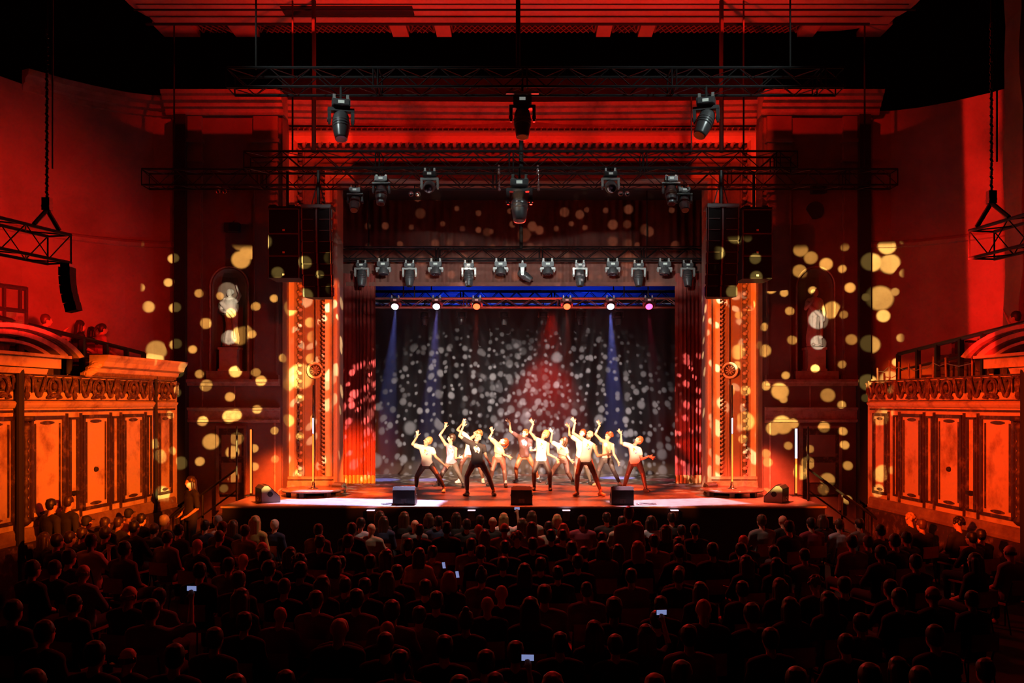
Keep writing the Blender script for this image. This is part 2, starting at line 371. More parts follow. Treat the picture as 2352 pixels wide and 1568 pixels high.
gl = ['wide lattice vent left of the middle in the ceiling edge', 'small square ceiling recess left of the central lattice vent', 'central wide lattice vent in the ceiling edge', 'small square ceiling recess right of the central lattice vent', 'wide lattice vent right of the middle in the ceiling edge', 'short outer lattice vent near the left ceiling corner']
for (a, b), lb in zip(gp, gl):
    g = MB(); t = thing('lattice_vent', lb, 'vent', ((a+b)/2, 22.08, 12.80), group='lattice vents in the ceiling edge')
    g.bbox((a, 21.8, 12.79), (b, 22.36, 12.815)); o = g.obj('vent_backing', M_black, t); o.location = (-(a+b)/2, -22.08, -12.80)
    g = MB(); n = int((b-a)/.14)
    for k in range(n+1):
        x = a+(b-a)*k/n
        g.cyl((x, 21.8, 12.77), (min(b, x+.28), 22.36, 12.77), .014, 4); g.cyl((x, 21.8, 12.77), (max(a, x-.28), 22.36, 12.77), .014, 4)
    o = g.obj('lattice', M_plasterdark, t); o.location = (-(a+b)/2, -22.08, -12.80)
g = MB(); g.bbox((-5.6, 20.6, 12.63), (-2.55, 21.05, 12.665)); tag(g.obj('ceiling_slot', M_black), 'long black slot in the ceiling above the left speakers', 'vent')

# curved upper walls
ARC = [(-12.6, 9.0), (-12.6, 16.0), (-12.35, 18.2), (-12.0, 19.6), (-11.55, 20.6), (-11.05, 21.25), (-10.5, 21.8), (-9.9, 22.25), (-9.3, 22.5), (-8.75, 22.55)]
def upper(sg, nm):
    path = mp(ARC, sg)
    struct('wall_'+nm, sweep(path, [(0, 0), (0, 10.86), (-.3, 10.86), (-.3, 0)]), M_upper, 'curved rendered upper wall lit red on the %s side' % nm)
    up = mp(ARC[:4], sg); struct('wall_upper_'+nm, sweep(up, [(-.02, 10.8), (-.02, 14), (-.3, 14), (-.3, 10.8)]), M_upper, 'dark upper continuation of the %s wall' % nm)
    # string line half way up
    sp = [(0, 7.40), (.07, 7.42), (.09, 7.50), (.05, 7.56), (0, 7.58)]
    struct('trim_string_'+nm, sweep(mp(ARC[3:], sg), sp), M_upper, 'thin string course half way up the %s wall' % nm)
    z = 10.72
    cp = [(0, z-.02), (.05, z), (.07, z+.12), (.16, z+.15), (.18, z+.25), (.30, z+.30), (.34, z+.42), (0, z+.46)]
    part_ = ARC[4:] if sg > 0 else ARC[-1:]
    if sg > 0: struct('trim_cornice_left', sweep(mp(part_, sg), cp), M_corn, 'broken cornice curving along the left upper wall')
    g = MB(); x = -8.55*sg                            # dark corner pier
    g.bbox((x-.14, 22.25, 0), (x+.14, 22.55, 10.7)); struct('trim_pier_'+nm, g, M_black, 'black corner pier beside the %s statue bay' % nm)
sides(upper)
g = MB(); rdp = random.Random(2)
pts = [(10.72+.0, 19.9), (11.7, 19.9), (11.7, 19.0), (10.6, 19.0)]
g.loft([[V((x+rdp.uniform(-.06, .06)*(k in (0, 3)), y, z_)) for k, (x, y) in enumerate(pts)] for z_ in [.7*j for j in range(21)]])
struct('trim_pier_near_right', g, M_upper, 'rough edged wall pier at the right picture edge')
# rear and stage shell
g = MB(); g.bbox((-13, 31.6, 0), (13, 31.8, 12)); struct('wall_back', g, M_rear, 'rear stage wall glowing blue above the black drape')
g = MB(); g.bbox((-6.7, 19.9, 1.14), (6.75, 22.5, 1.2)); g.bbox((-6.1, 22.5, 1.14), (6.1, 31.6, 1.2)); struct('floor_stage', g, M_deck, 'glossy black stage floor')
g = MB(); g.bbox((-6.7, 19.92, 0), (6.75, 19.97, 1.14)); g.bbox((-6.7, 19.97, 0), (-6.65, 22.5, 1.14)); g.bbox((6.7, 19.97, 0), (6.75, 22.5, 1.14)); struct('trim_stage_front', g, M_fascia, 'black stage front below the deck')
g = MB(); g.bbox((-6.72, 19.86, 1.165), (6.77, 19.92, 1.2)); struct('trim_stage_edge', g, M_edge, 'thin pale edge strip along the stage front')

# proscenium frame: mitred profile round the opening
YP = 23.2; IN = 4.80; TZ = 9.2
def frame(prof, name, m, label, z0=1.2):
    b = MB(); n = len(prof)
    for (p, q) in zip(prof[:-1], prof[1:]):
        def pts(pr):
            d, o = pr; return [V((-(IN+d), YP-o, z0)), V((-(IN+d), YP-o, TZ+d)), V((IN+d, YP-o, TZ+d)), V((IN+d, YP-o, z0))]
        A = pts(p); B = pts(q)
        b.add(A+B, [(0, 1, 5, 4), (1, 2, 6, 5), (2, 3, 7, 6)])
    return struct(name, b, m, label)
frame([(-.02, -.6), (-.02, .16), (.02, .20), (.07, .20), (.10, .13), (.12, .10)], 'trim_inner_bead', M_rope, 'inner bead of the stage arch', 1.2)
frame([(.12, .10), (.20, .05), (.29, .06), (.31, .12)], 'trim_inner_flat', M_flat, 'narrow cream inner band of the stage arch')
frame([(.39, .06), (.42, .0), (.52, .0), (.53, .04), (.57, .04), (.58, -.05), (.86, -.05), (.87, .04), (.90, .04)], 'trim_panel_band', M_panel, 'brown recessed band of the stage arch')
frame([(.31, .06), (.39, .06)], 'trim_rope_bed', M_mould, 'dark bed under the inner leaf moulding')
frame([(.90, .04), (1.01, .10)], 'trim_leaf_bed', M_mould, 'dark bed under the outer leaf moulding')
frame([(1.01, .14), (1.04, .12), (1.12, .07), (1.22, .06), (1.30, .09), (1.335, .14)], 'trim_outer_flat', M_flat, 'broad cream outer band of the stage arch')
frame([(1.335, .06), (1.40, .1), (1.44, .0), (1.6, -.3)], 'trim_outer_bead', M_mould, 'dark leafy outer edge of the stage arch')
def leaves(d, o, sp, r, nm, lb, zt):
    b = MB()
    def leaf(x, z, vert, sgn):
        b.ell((x, YP-o, z), (r*1.05, r*.8, r*.8) if vert else (r*.8, r*.8, r*1.05), nu=7, nv=5)
        if vert: b.ell((x+sgn*r*.7, YP-o-.01, z+r*.85), (r*.62, r*.5, r*.5), nu=6, nv=4)
        else: b.ell((x+r*.9, YP-o-.01, z+sgn*r*.7), (r*.5, r*.5, r*.62), nu=6, nv=4)
    z = 1.6
    while z < TZ+d:
        for s in (-1, 1): leaf(s*(IN+d), z, True, s)
        z += sp
    x = -(IN+d)+sp*.5
    while x < IN+d: leaf(x, TZ+d, False, 1); x += sp
    struct(nm, b, M_rope, lb, smooth=True)
leaves(.955, .13, .205, .068, 'trim_leaf_outer', 'bold leaf moulding running round the stage arch', 0)
leaves(.35, .10, .115, .042, 'trim_leaf_inner', 'fine leaf moulding close to the stage opening', 0)
leaves(1.39, .07, .15, .035, 'trim_leaf_edge', 'small leaf edging outside the broad cream band', 0)
g = MB(); g.bbox((-6.25, YP+.0, 10.55), (6.25, YP+.3, 12.0))
for s in (-1, 1): g.bbox((s*6.1, YP+.02, 1.2), (s*6.7, YP+.3, 11.2))
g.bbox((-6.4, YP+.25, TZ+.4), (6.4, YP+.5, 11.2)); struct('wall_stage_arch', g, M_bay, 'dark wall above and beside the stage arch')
# plinths of the arch
def plinth(sg, nm):
    g = MB(); x0, x1 = sorted((sg*-4.78, sg*-6.25))
    g.bbox((x0, 22.9, 1.2), (x1, 23.3, 1.36)); g.bbox((x0+.03, 22.94, 1.36), (x1-.03, 23.3, 1.46)); g.bbox((x0+.05, 22.98, 1.46), (x1-.05, 23.3, 1.5)); g.bbox((x0+.09, 23.0, 1.53), (x1-.09, 23.3, 1.6))
    struct('baseboard_arch_'+nm, g, M_baylight, 'moulded plinth at the foot of the arch on the %s' % nm)
    g = MB(); R = Matrix.Rotation(PI/2, 3, 'X'); cx = sg*-5.38; cz = P(0, 850, 23.1).z
    t = thing('rosette_medallion', 'round rosette medallion on the %s column of the stage arch' % nm, 'ornament', (cx, 23.16, cz))
    g.lathe([(.0, -.04), (.20, -.04), (.22, .02), (.20, .07), (.165, .05), (.155, .0), (.0, .0)], (0, 0, 0), 24, R); g.obj('medallion_rim', M_flat, t, True)
    g = MB(); g.lathe([(0, .004), (.155, .004), (.15, .012), (0, .012)], (0, 0, 0), 20, R); g.obj('medallion_bowl', M_mould, t)
    g = MB()
    for k in range(10):
        a = k*PI/5; g.ell((.075*math.cos(a), -.03, .075*math.sin(a)), (.055, .018, .018), Matrix.Rotation(-a, 3, 'Y'), 6, 5)
    g.ell((0, -.03, 0), .03, nu=8, nv=6); g.obj('rosette', M_rope, t, True)
sides(plinth)
# entablature over the arch
z = 10.74
cpro = [(-.3, z-.05), (.03, z-.05), (.06, z), (.08, z+.09), (.15, z+.12), (.17, z+.21), (.26, z+.25), (.29, z+.34), (.36, z+.38), (.40, z+.47), (-.3, z+.5)]
struct('trim_entablature', sweep([(-6.2, 23.1), (-3, 23.22), (0, 23.28), (3, 23.22), (6.2, 23.1)], cpro), M_corn, 'banded cornice spanning above the stage arch')
# statue bays
YB = 22.5
def bay(sg, nm):
    g = MB(); s = 91.1
    X = lambda px: sg*(px-CX)/s
    def wallq(a, b, z0, z1, y=YB):
        g.add([V((X(a), y, z0)), V((X(b), y, z0)), V((X(b), y, z1)), V((X(a), y, z1))], [(0, 1, 2, 3)] if sg > 0 else [(3, 2, 1, 0)])
    n0, n1, zb, zs = 487, 567, 4.28, 6.45; cxn = (n0+n1)/2; rad = (n1-n0)/2
    wallq(396, n0, 0, 11.2); wallq(n1, 648, 0, 11.2); wallq(n0, n1, 0, zb)
    N = 12
    for k in range(N):
        a0 = PI-PI*k/N; a1 = PI-PI*(k+1)/N
        xa, xb = cxn+rad*math.cos(a0), cxn+rad*math.cos(a1); za, zb2 = zs+rad/s*math.sin(a0), zs+rad/s*math.sin(a1)
        g.add([V((X(xa), YB, za)), V((X(xb), YB, zb2)), V((X(xb), YB, 11.2)), V((X(xa), YB, 11.2))], [(0, 1, 2, 3)])
        # half round recess and dome
        ya, yb = YB+.42*math.sin(a0), YB+.42*math.sin(a1)
        g.add([V((X(xa), ya, zb)), V((X(xb), yb, zb)), V((X(xb), yb, zs)), V((X(xa), ya, zs))], [(0, 1, 2, 3)])
        for j in range(5):
            t0, t1 = PI/2*j/5, PI/2*(j+1)/5
            def q(a, t): return V((X(cxn+rad*math.cos(a)*math.cos(t)), YB+.42*math.sin(a)*math.cos(t), zs+rad/s*math.sin(t)))
            g.add([q(a0, t0), q(a1, t0), q(a1, t1), q(a0, t1)], [(0, 1, 2, 3)])
    g.add([V((X(cxn+rad*math.cos(PI-PI*k/N)), YB+.42*math.sin(PI-PI*k/N), zb)) for k in range(N+1)], [tuple(range(N+1))])
    x0, x1 = sorted((X(648), X(648))); g.bbox((X(648)-.01, YB, 0), (X(648)+.01, YP+.2, 11.2))
    g.add([V((X(396), YB+.45, 0)), V((X(648), YB+.45, 0)), V((X(648), YB+.45, 11.2)), V((X(396), YB+.45, 11.2))], [(0, 1, 2, 3)])
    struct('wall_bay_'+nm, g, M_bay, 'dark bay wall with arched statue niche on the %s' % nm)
    # pilasters with capitals
    for k, (a, b) in enumerate(((412, 466), (584, 640))):
        g = MB(); xa, xb = sorted((X(a), X(b)))
        g.bbox((xa, YB-.10, 4.1), (xb, YB, 9.55)); g.bbox((xa+.02, YB-.12, 4.1), (xa+.05, YB, 9.55)); g.bbox((xb-.05, YB-.12, 4.1), (xb-.02, YB, 9.55))
        g.bbox((xa-.04, YB-.15, 9.55), (xb+.04, YB, 9.6)); g.bbox((xa, YB-.11, 9.6), (xb, YB, 10.03)); g.bbox((xa-.05, YB-.17, 10.03), (xb+.05, YB, 10.12))
        g.bbox((xa, YB-.09, 10.12), (xb, YB, 10.7)); g.bbox((xa-.03, YB-.14, 4.05), (xb+.03, YB, 4.2))
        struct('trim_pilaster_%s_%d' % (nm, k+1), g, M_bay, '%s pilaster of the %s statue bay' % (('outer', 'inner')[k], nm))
    pa, pb = (X(384), X(654)) if sg > 0 else (X(654), X(384))
    struct('trim_bay_cornice_'+nm, sweep([(pa, YB), (pb, YB)], [(o+.06 if o > 0 else o, zz+.04) for o, zz in cpro]), M_corn, 'banded cornice over the %s statue bay' % nm)
    pa, pb = (X(398), X(644)) if sg > 0 else (X(644), X(398))
    struct('trim_sill_'+nm, sweep([(pa, YB), (pb, YB)], [(0, 3.92), (.12, 3.93), (.14, 3.99), (.20, 4.03), (.20, 4.09), (0, 4.1)]), M_baylight, 'moulded ledge under the %s niche' % nm)
    struct('trim_band_'+nm, sweep([(pa, YB), (pb, YB)], [(0, 3.0), (.10, 3.02), (.12, 3.08), (.07, 3.1), (.07, 3.30), (.13, 3.33), (.16, 3.38), (0, 3.4)]), M_baylight, 'ornate worn band below the %s ledge' % nm)
    g = MB(); xa, xb = sorted((X(478), X(576))); g.bbox((xa, YB-.14, 4.08), (xb, YB+.05, 4.3)); struct('trim_niche_step_'+nm, g, M_baylight, 'pale step at the foot of the %s niche' % nm)
    # niche arch moulding
    pts = [(X(n0-4), zb)]+[(X(cxn+(rad+4)*math.cos(PI-PI*k/16)), zs+(rad+4)/s*math.sin(PI*k/16)) for k in range(17)]+[(X(n1+4), zb)]
    g = MB(); g.tube([V((x, YB-.02, zz)) for x, zz in pts], .022, 6); struct('trim_niche_arch_'+nm, g, M_baylight, 'thin arch moulding round the %s niche' % nm)
    # thin raised vertical panel lines in the lower wall
    g = MB()
    for px in (466, 540): g.bbox((X(px)-.015, YB-.03, 3.4), (X(px)+.015, YB, 3.92))
    for px in (410, 632): g.bbox((X(px)-.02, YB-.04, 1.2), (X(px)+.02, YB, 3.0))
    struct('trim_panel_lines_'+nm, g, M_baylight, 'thin vertical fillets on the lower %s bay' % nm)
    # pedestal and statue
    g = MB(); xa, xb = sorted((X(505), X(546))); cy = YB+.14; cxp = (xa+xb)/2
    g.bbox((xa, cy-.2, 4.3), (xb, cy+.2, 4.84)); g.bbox((xa-.03, cy-.22, 4.84), (xb+.03, cy+.22, 4.9)); g.bbox((xa-.03, cy-.22, 4.3), (xb+.03, cy+.22, 4.36))
    tag(g.obj('statue_pedestal', M_marble), 'square pale pedestal under the statue in the %s niche' % nm, 'pedestal')
    b = MB(); z0 = 4.9; H = 1.47; w = 1
    fold = []
    for j in range(15):
        t = j/14; zz = z0+.04+t*.95; r = .19-.05*t+.02*math.sin(t*9); cx_ = cxp+.03*math.sin(t*3)*sg
        fold.append([V((cx_+(r+.012*math.cos(k*2.0))*math.cos(2*PI*k/24), cy+(r*.72+.012*math.cos(k*2.0))*math.sin(2*PI*k/24), zz)) for k in range(24)])
    b.loft(fold); b.cap((cxp, cy, z0+.95), (cxp, cy, z0+1.14), .14, .16, 14); b.cap((cxp-.13, cy, z0+1.2), (cxp+.13, cy, z0+1.2), .07, .07)
    b.cap((cxp, cy, z0+1.2), (cxp, cy, z0+1.3), .05, .045); b.ell((cxp-.02*sg, cy-.03, z0+1.39), (.078, .095, .105)); b.ell((cxp, cy+.03, z0+1.42), (.09, .09, .08)); b.ell((cxp-.02*sg, cy-.125, z0+1.385), (.018, .03, .02), nu=6, nv=5)
    if sg > 0:
        b.cap((cxp+.17, cy, z0+1.19), (cxp+.26, cy-.05, z0+1.32), .05, .042); b.cap((cxp+.26, cy-.05, z0+1.32), (cxp+.19, cy-.08, z0+1.52), .04, .03); b.ell((cxp+.18, cy-.08, z0+1.56), (.035, .03, .05), nu=7, nv=6)
        b.cap((cxp-.17, cy, z0+1.17), (cxp-.23, cy-.05, z0+.93), .055, .045); b.cap((cxp-.23, cy-.05, z0+.93), (cxp-.07, cy-.2, z0+.88), .045, .035)
    else:
        b.cap((cxp-.17, cy, z0+1.18), (cxp-.24, cy-.06, z0+.98), .055, .045); b.cap((cxp-.24, cy-.06, z0+.98), (cxp-.12, cy-.19, z0+1.14), .045, .035); b.ell((cxp-.1, cy-.2, z0+1.18), (.04, .03, .05), nu=7, nv=6)
        b.cap((cxp+.17, cy, z0+1.18), (cxp+.24, cy-.02, z0+.9), .055, .045); b.cap((cxp+.24, cy-.02, z0+.9), (cxp+.2, cy-.1, z0+.68), .045, .035)
    b.cap((cxp-.2, cy-.08, z0+1.12), (cxp+.12, cy-.17, z0+.78), .055, .05); b.cap((cxp+.12, cy-.17, z0+.78), (cxp+.15, cy-.12, z0+.25), .05, .03)
    b.ell((cxp, cy, z0+.045), (.22, .18, .05), nu=16, nv=6)
    for s_ in (-1, 1): b.ell((cxp+s_*.08, cy-.17, z0+.07), (.04, .08, .035), nu=8, nv=6)
    o = link('statue', remesh(b, .014, 2, 'statue', M_marble)); tag(o, 'draped marble statue %s in the %s niche' % (('with raised arm', 'hand to chest')[sg < 0], nm), 'statue')
    # small fittings
    g = MB(); t = thing('wall_speaker', 'small black box speaker high on the %s bay wall' % nm, 'speaker', (X(538 if sg > 0 else 524), YB-.14, P(0, 525 if sg > 0 else 437, YB).z))
    g.box((0, 0, 0), (.36, .2, .22)); g.obj('cabinet', M_black, t); g = MB(); g.cyl((0, .08, 0), (0, .16, 0), .03); g.cyl((0, .0, .1), (0, .14, .2), .012); g.obj('bracket', M_black, t)
sides(bay)
g = MB(); g.cyl(P(1872, 483, 22.49), P(1872, 483, 22.44), .22, 24); t = tag(g.obj('round_vent', M_black), 'dark round vent high on the right bay wall', 'vent')
# ------------------------------------------------------------------ side boxes
def boxes(sg, nm):
    far = LWY(400); near = LWY(-900)
    dirv = (far-near).normalized(); nrm = V((dirv.y, -dirv.x))
    def wp(px, out=0.0):
        p = LWY(px)+nrm*out; return V((p.x*sg, p.y))
    def slab(mb, a, b, z0, z1, out, base=0.0):
        p0, p1 = LWY(a), LWY(b)
        q = [p0+nrm*base, p1+nrm*base, p1+nrm*(base+out), p0+nrm*(base+out)]
        q = [V((v.x*sg, v.y)) for v in q]
        if sg < 0: q.reverse()
        mb.loft([[V((v.x, v.y, z0)) for v in q], [V((v.x, v.y, z1)) for v in q]])
    pth = mp([near, far], sg)
    g = sweep(pth, [(0, 0), (0, 4.03), (-.25, 4.03), (-.25, 0)])
    xs = sorted((far.x*sg, -8.8*sg)); g.bbox((xs[0], far.y-.02, 0), (xs[1], far.y+.18, 4.03))
    struct('wall_box_'+nm, g, M_plaster, 'worn orange lit front of the %s balcony box' % nm)
    g = sweep(pth, [(0, 0), (.14, 0), (.14, .98), (.06, 1.0), (0, 1.0)])
    struct('baseboard_'+nm, g, M_mould, 'dark dado below the %s box front' % nm)
    g = sweep(pth, [(0, 1.0), (.08, 1.0), (.09, 1.06), (.06, 1.1), (.06, 1.2), (.03, 1.24), (0, 1.25)]); struct('trim_base_'+nm, g, M_plasterdark, 'moulded base line under the %s box panels' % nm)
    g = sweep(pth, [(0, 3.40), (.05, 3.41), (.09, 3.46), (.11, 3.5), (.06, 3.53), (0, 3.54)]); struct('trim_frieze_base_'+nm, g, M_plaster, 'narrow ledge under the %s frieze' % nm)
    g = MB(); slab(g, -900, 400, 3.33, 3.37, .03); slab(g, -900, 400, 3.545, 3.56, .03); slab(g, -900, 400, 4.0, 4.03, .04); struct('trim_frieze_lines_'+nm, g, M_mould, 'dark lines edging the %s frieze' % nm)
    # panels
    big = [(66, 145), (187, 248), (279, 328), (362, 392), (-60, 28), (-230, -90)]; nar = [(157, 178), (256, 271), (337, 346), (36, 42)]
    names = {66: 'tall panel beside the twisted column', 187: 'tall panel with small round hole', 279: 'tall panel', 362: 'narrow end panel', -60: 'tall panel at the picture edge', -230: 'tall panel beyond'}
    for i, (a, b) in enumerate(big):
        g = MB(); e0 = (b-a)*.10
        slab(g, a, b, 1.38, 3.24, .02)
        k = MB()
        for (o, w, z0, z1) in ((0, .12, 1.36, 3.26),):
            slab(k, a, a+e0*.7, z0, z1, .055); slab(k, b-e0*.7, b, z0, z1, .055); slab(k, a, b, z1-.07, z1, .055); slab(k, a, b, z0, z0+.06, .055)
            slab(k, a+e0*1.25, a+e0*1.6, z0+.14, z1-.14, .04); slab(k, b-e0*1.6, b-e0*1.25, z0+.14, z1-.14, .04)
        o = struct('trim_panel_%s_%d' % (nm, i+1), g, M_plaster, 'plaster field of a wall panel on the %s box front' % nm)
        fo = k.obj('panel_frame', M_mould, o)
        h = MB(); c0 = a+(b-a)*.3; c1 = a+(b-a)*.7                      # dark scalloped plates at head and foot
        for zc in (3.13, 1.47):
            for m_ in range(12):
                t0 = m_/12; t1 = (m_+1)/12; w0 = math.sin(PI*(t0+t1)/2)**.5*.036
                slab(h, c0+(c1-c0)*t0, c0+(c1-c0)*t1, zc-w0, zc+w0, .035)
        h.obj('oval_plate', M_mould, o)
    g = MB()
    for a, b in nar:
        slab(g, a, a+(b-a)*.18, 1.38, 3.22, .04); slab(g, b-(b-a)*.18, b, 1.38, 3.22, .04); slab(g, a, b, 3.18, 3.22, .04); slab(g, a, b, 1.38, 1.42, .04)
    for px in (151, 183, 252, 275, 332, 357): slab(g, px-1.0, px+1.0, 1.26, 3.3, .05)
    struct('trim_narrow_panels_'+nm, g, M_mould, 'narrow dark framed strips between the %s panels' % nm)
    g = MB()
    for px, zz in ((217, 2.2),):
        p = wp(px, .03); g.ell((p.x, p.y, 2.15), (.06, .06, .055), nu=9, nv=6)
    p = wp(165, .08); g.box((p.x, p.y, 1.75), (.1, .1, .07)); tag(g.obj('wall_fitting', M_black), 'small dark sockets fixed on the %s box front' % nm, 'fitting')
    # frieze ornament: ovals, swags, brackets
    ov = [120, 222, 302, 375, 0, -150]; br = [168, 266, 342, 58, -80]
    g = MB()
    for px in ov:
        c0 = wp(px, .05); tdir = V((dirv.x*sg, dirv.y)); 
        def q(du, zz, o=0.0): return V((c0.x+tdir.x*du+nrm.x*sg*o, c0.y+tdir.y*du+nrm.y*o, 3.79+zz))
        g.tube([q(.15*math.cos(2*PI*k/16), .165*math.sin(2*PI*k/16)) for k in range(17)], .03, 6)
        g.tube([q(.21*math.cos(2*PI*k/16), .19*math.sin(2*PI*k/16)) for k in range(17)], .014, 5)
        g.ell(q(0, .02), (.05, .05, .075), nu=8, nv=6); g.ell(q(0, -.13), (.07, .05, .035), nu=8, nv=5)
        g.tube([q(-.13, -.12), q(-.22, -.19), q(-.1, -.2)], .02, 5); g.tube([q(.13, -.12), q(.22, -.19), q(.1, -.2)], .02, 5)
        for s in (-1, 1):                                               # swag each side
            pts = [q(s*(.30+.30*t), .14-.30*math.sin(PI*t)) for t in [m_/8 for m_ in range(9)]]
            for i in range(8): g.cap(pts[i], pts[i+1], .018+.02*math.sin(PI*(i+.5)/8), .018+.02*math.sin(PI*(i+1)/8), 6)
            g.tube([q(s*.27, .18), q(s*.27, -.05)], .018, 5); g.tube([q(s*.63, .18), q(s*.63, -.10)], .018, 5)
            g.ell(q(s*.27, .17), .035, nu=6, nv=5); g.ell(q(s*.45, .12), .03, nu=6, nv=5); g.ell(q(s*.63, .17), .035, nu=6, nv=5)
    o = g.obj('swag_ornament', M_orn); o['kind'] = 'structure'; tag(o, 'dark swags and oval medallions on the %s frieze' % nm, 'ornament')
    o.name = 'trim_frieze_ornament_'+nm
    g = MB()
    for px in br:
        c0 = wp(px, .04); g.lathe([(.03, -.22), (.05, -.16), (.03, -.08), (.06, .02), (.055, .1), (.035, .14), (.065, .2), (.065, .22)], (c0.x, c0.y, 3.79), 8)
    struct('trim_frieze_brackets_'+nm, g, M_orn, 'vase shaped brackets between swags on the %s frieze' % nm)
    # cornice, whole near the stage on the left, ruined elsewhere
    a0 = 205 if sg > 0 else 412
    if sg > 0:
        pr = [(0, 4.03), (.05, 4.03), (.07, 4.08), (.16, 4.12), (.18, 4.20), (.30, 4.24), (.33, 4.33), (.40, 4.42), (.41, 4.47), (0, 4.47)]
        path = [LWY(205), LWY(262), LWY(330), LWY(395)]
        struct('trim_box_cornice_'+nm, sweep([tuple(p) for p in path], pr), M_plaster, 'broken projecting cornice over the left box front')
        g = MB(); k = 184
        while k < 392: slab(g, k, k+1.3, 4.045, 4.105, .13); k += 2.7
        struct('trim_dentils', g, M_plasterdark, 'row of small dentils under the left cornice')
        g = MB()                                                         # crumbled end
        for k in range(9):
            p = wp(190+k*3, .1+.03*(k % 3)); g.ell((p.x, p.y, 4.08+.035*k), (.12, .1, .07), nu=7, nv=5)
        struct('trim_rubble', g, M_plaster, 'crumbled plaster at the broken cornice end')
        struct('trim_box_ledge_left', sweep([tuple(LWY(-700)), tuple(LWY(88))], [(0, 4.0), (.16, 4.02), (.2, 4.12), (0, 4.14)]), M_plaster, 'low ledge left of the broken cornice')
    else:
        struct('trim_box_ledge_right', sweep(mp([LWY(-700), LWY(60)], sg), [(0, 4.0), (.16, 4.02), (.2, 4.12), (0, 4.14)]), M_plaster, 'low ledge under the right pediment')
        t = thing('cornice_stubs', 'bare upright wooden stubs with sagging wire on the right frieze', 'stub', (wp(300).x, wp(300).y, 4.03))
        tops = []
        for k, px in enumerate((382, 355, 334, 310, 284, 255, 225, 165)):
            h = MB(); p = wp(px, .02); hh = .30+.05*((k*3) % 4)
            h.cyl((p.x, p.y, 4.03), (p.x+.01*(k % 3-1), p.y, 4.03+hh), .022, 6); tops.append(V((p.x, p.y, 4.03+hh*.7)))
            o = h.obj('stub', M_plasterdark, t); o.location = -V(t.location)
        h = MB()
        for a, b in zip(tops[:-1], tops[1:]):
            mid = (a+b)/2-V((0, 0, .06)); h.tube([a, mid, b], .009, 5)
        o = h.obj('wire', M_alu, t); o.location = -V(t.location)
    # twisted candelabra column and dark pipe
    p = wp(52, .06)
    g = MB(); prof = [(.03, 1.3)]
    for k in range(1, 34):
        zz = 1.3+k*.056; prof.append((.035+.03*abs(math.sin(k*1.05))+(.03 if k in (1, 2, 30, 31, 32) else 0), zz))
    g.lathe(prof, (p.x, p.y, 0), 10); g.box((p.x, p.y, 3.22), (.22, .22, .09)); tag(g.obj('candelabra_column', M_mould, smooth=True), 'slender dark candelabra half column on the %s box front' % nm, 'column')
    p = wp(31 if sg > 0 else 32, .12); g = MB(); g.cyl((p.x, p.y, 0), (p.x, p.y, 4.7), .07, 10); tag(g.obj('drain_pipe', M_black), 'thick black vertical pipe against the %s box front' % nm, 'pipe')
    if sg > 0:
        p = wp(349, .1); g = MB(); g.cyl((p.x, p.y, 1.0), (p.x, p.y, 4.3), .035, 8); tag(g.obj('cable_run', M_black), 'thin black cable run down the left box front near its end', 'cable')
    # pediment: segmental arch over the box end
    uc = LWY(-8); R0 = 2.15; 
    def arc(r0, r1, o0, o1, zc, mb, h=.62):
        N = 20; rings = []
        for k in range(N+1):
            a0 = math.asin(min(1, .95/max(r0, .97))); a = PI-a0-(PI-2*a0)*k/N
            ring = []
            for (r, o) in ((r0, o0), (r1, o0), (r1, o1), (r0, o1)):
                p_ = uc+dirv*(r*math.cos(a))+nrm*o; ring.append(V((p_.x*sg, p_.y, zc+r*math.sin(a)*.42)))
            rings.append(ring)
        mb.loft(rings)
    t = thing('arched_pediment', 'big curved pediment moulding on top of the %s box front' % nm, 'pediment', (uc.x*sg, uc.y, 4.1))
    zc = 3.95
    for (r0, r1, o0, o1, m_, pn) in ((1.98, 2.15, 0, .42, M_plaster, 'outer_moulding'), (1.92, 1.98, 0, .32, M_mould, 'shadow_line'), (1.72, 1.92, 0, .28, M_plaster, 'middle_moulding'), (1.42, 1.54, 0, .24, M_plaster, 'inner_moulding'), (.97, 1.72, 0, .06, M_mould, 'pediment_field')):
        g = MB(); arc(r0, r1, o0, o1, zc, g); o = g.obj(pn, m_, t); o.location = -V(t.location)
    g = MB(); slab(g, -150, 118, 4.14, 4.33, .2); slab(g, -150, 124, 4.33, 4.38, .36); o = g.obj('pediment_base', M_plaster, t); o.location = -V(t.location)
    # balcony slab, rail, seats
    inn = [LWY(-900), LWY(400)]
    q = [V((inn[0].x*sg, inn[0].y)), V((inn[1].x*sg, inn[1].y)), V((-8.8*sg, 22.3)), V((-9.9*sg, 22.2)), V((-11*sg, 21.2)), V((-12*sg, 19.5)), V((-12.6*sg, 16)), V((-12.6*sg, 9))]
    if sg < 0: q.reverse()
    g = MB(); g.loft([[V((v.x, v.y, 3.7)) for v in q], [V((v.x, v.y, 3.98)) for v in q]]); struct('floor_balcony_'+nm, g, M_black, 'dark balcony floor behind the %s box front' % nm)
    t = thing('balcony_railing', 'black flat bar railing of the %s balcony' % nm, 'railing', (LWY(240).x*sg, LWY(240).y, 3.98))
    def rz(Y): return 4.62+(21.5-Y)*.075
    def rp(px): p = LWY(px)-nrm*.45; return V((p.x*sg, p.y, 0))
    pxs = [118, 180, 236, 288, 334, 372] if sg > 0 else [70, 130, 190, 240, 292, 335, 378]
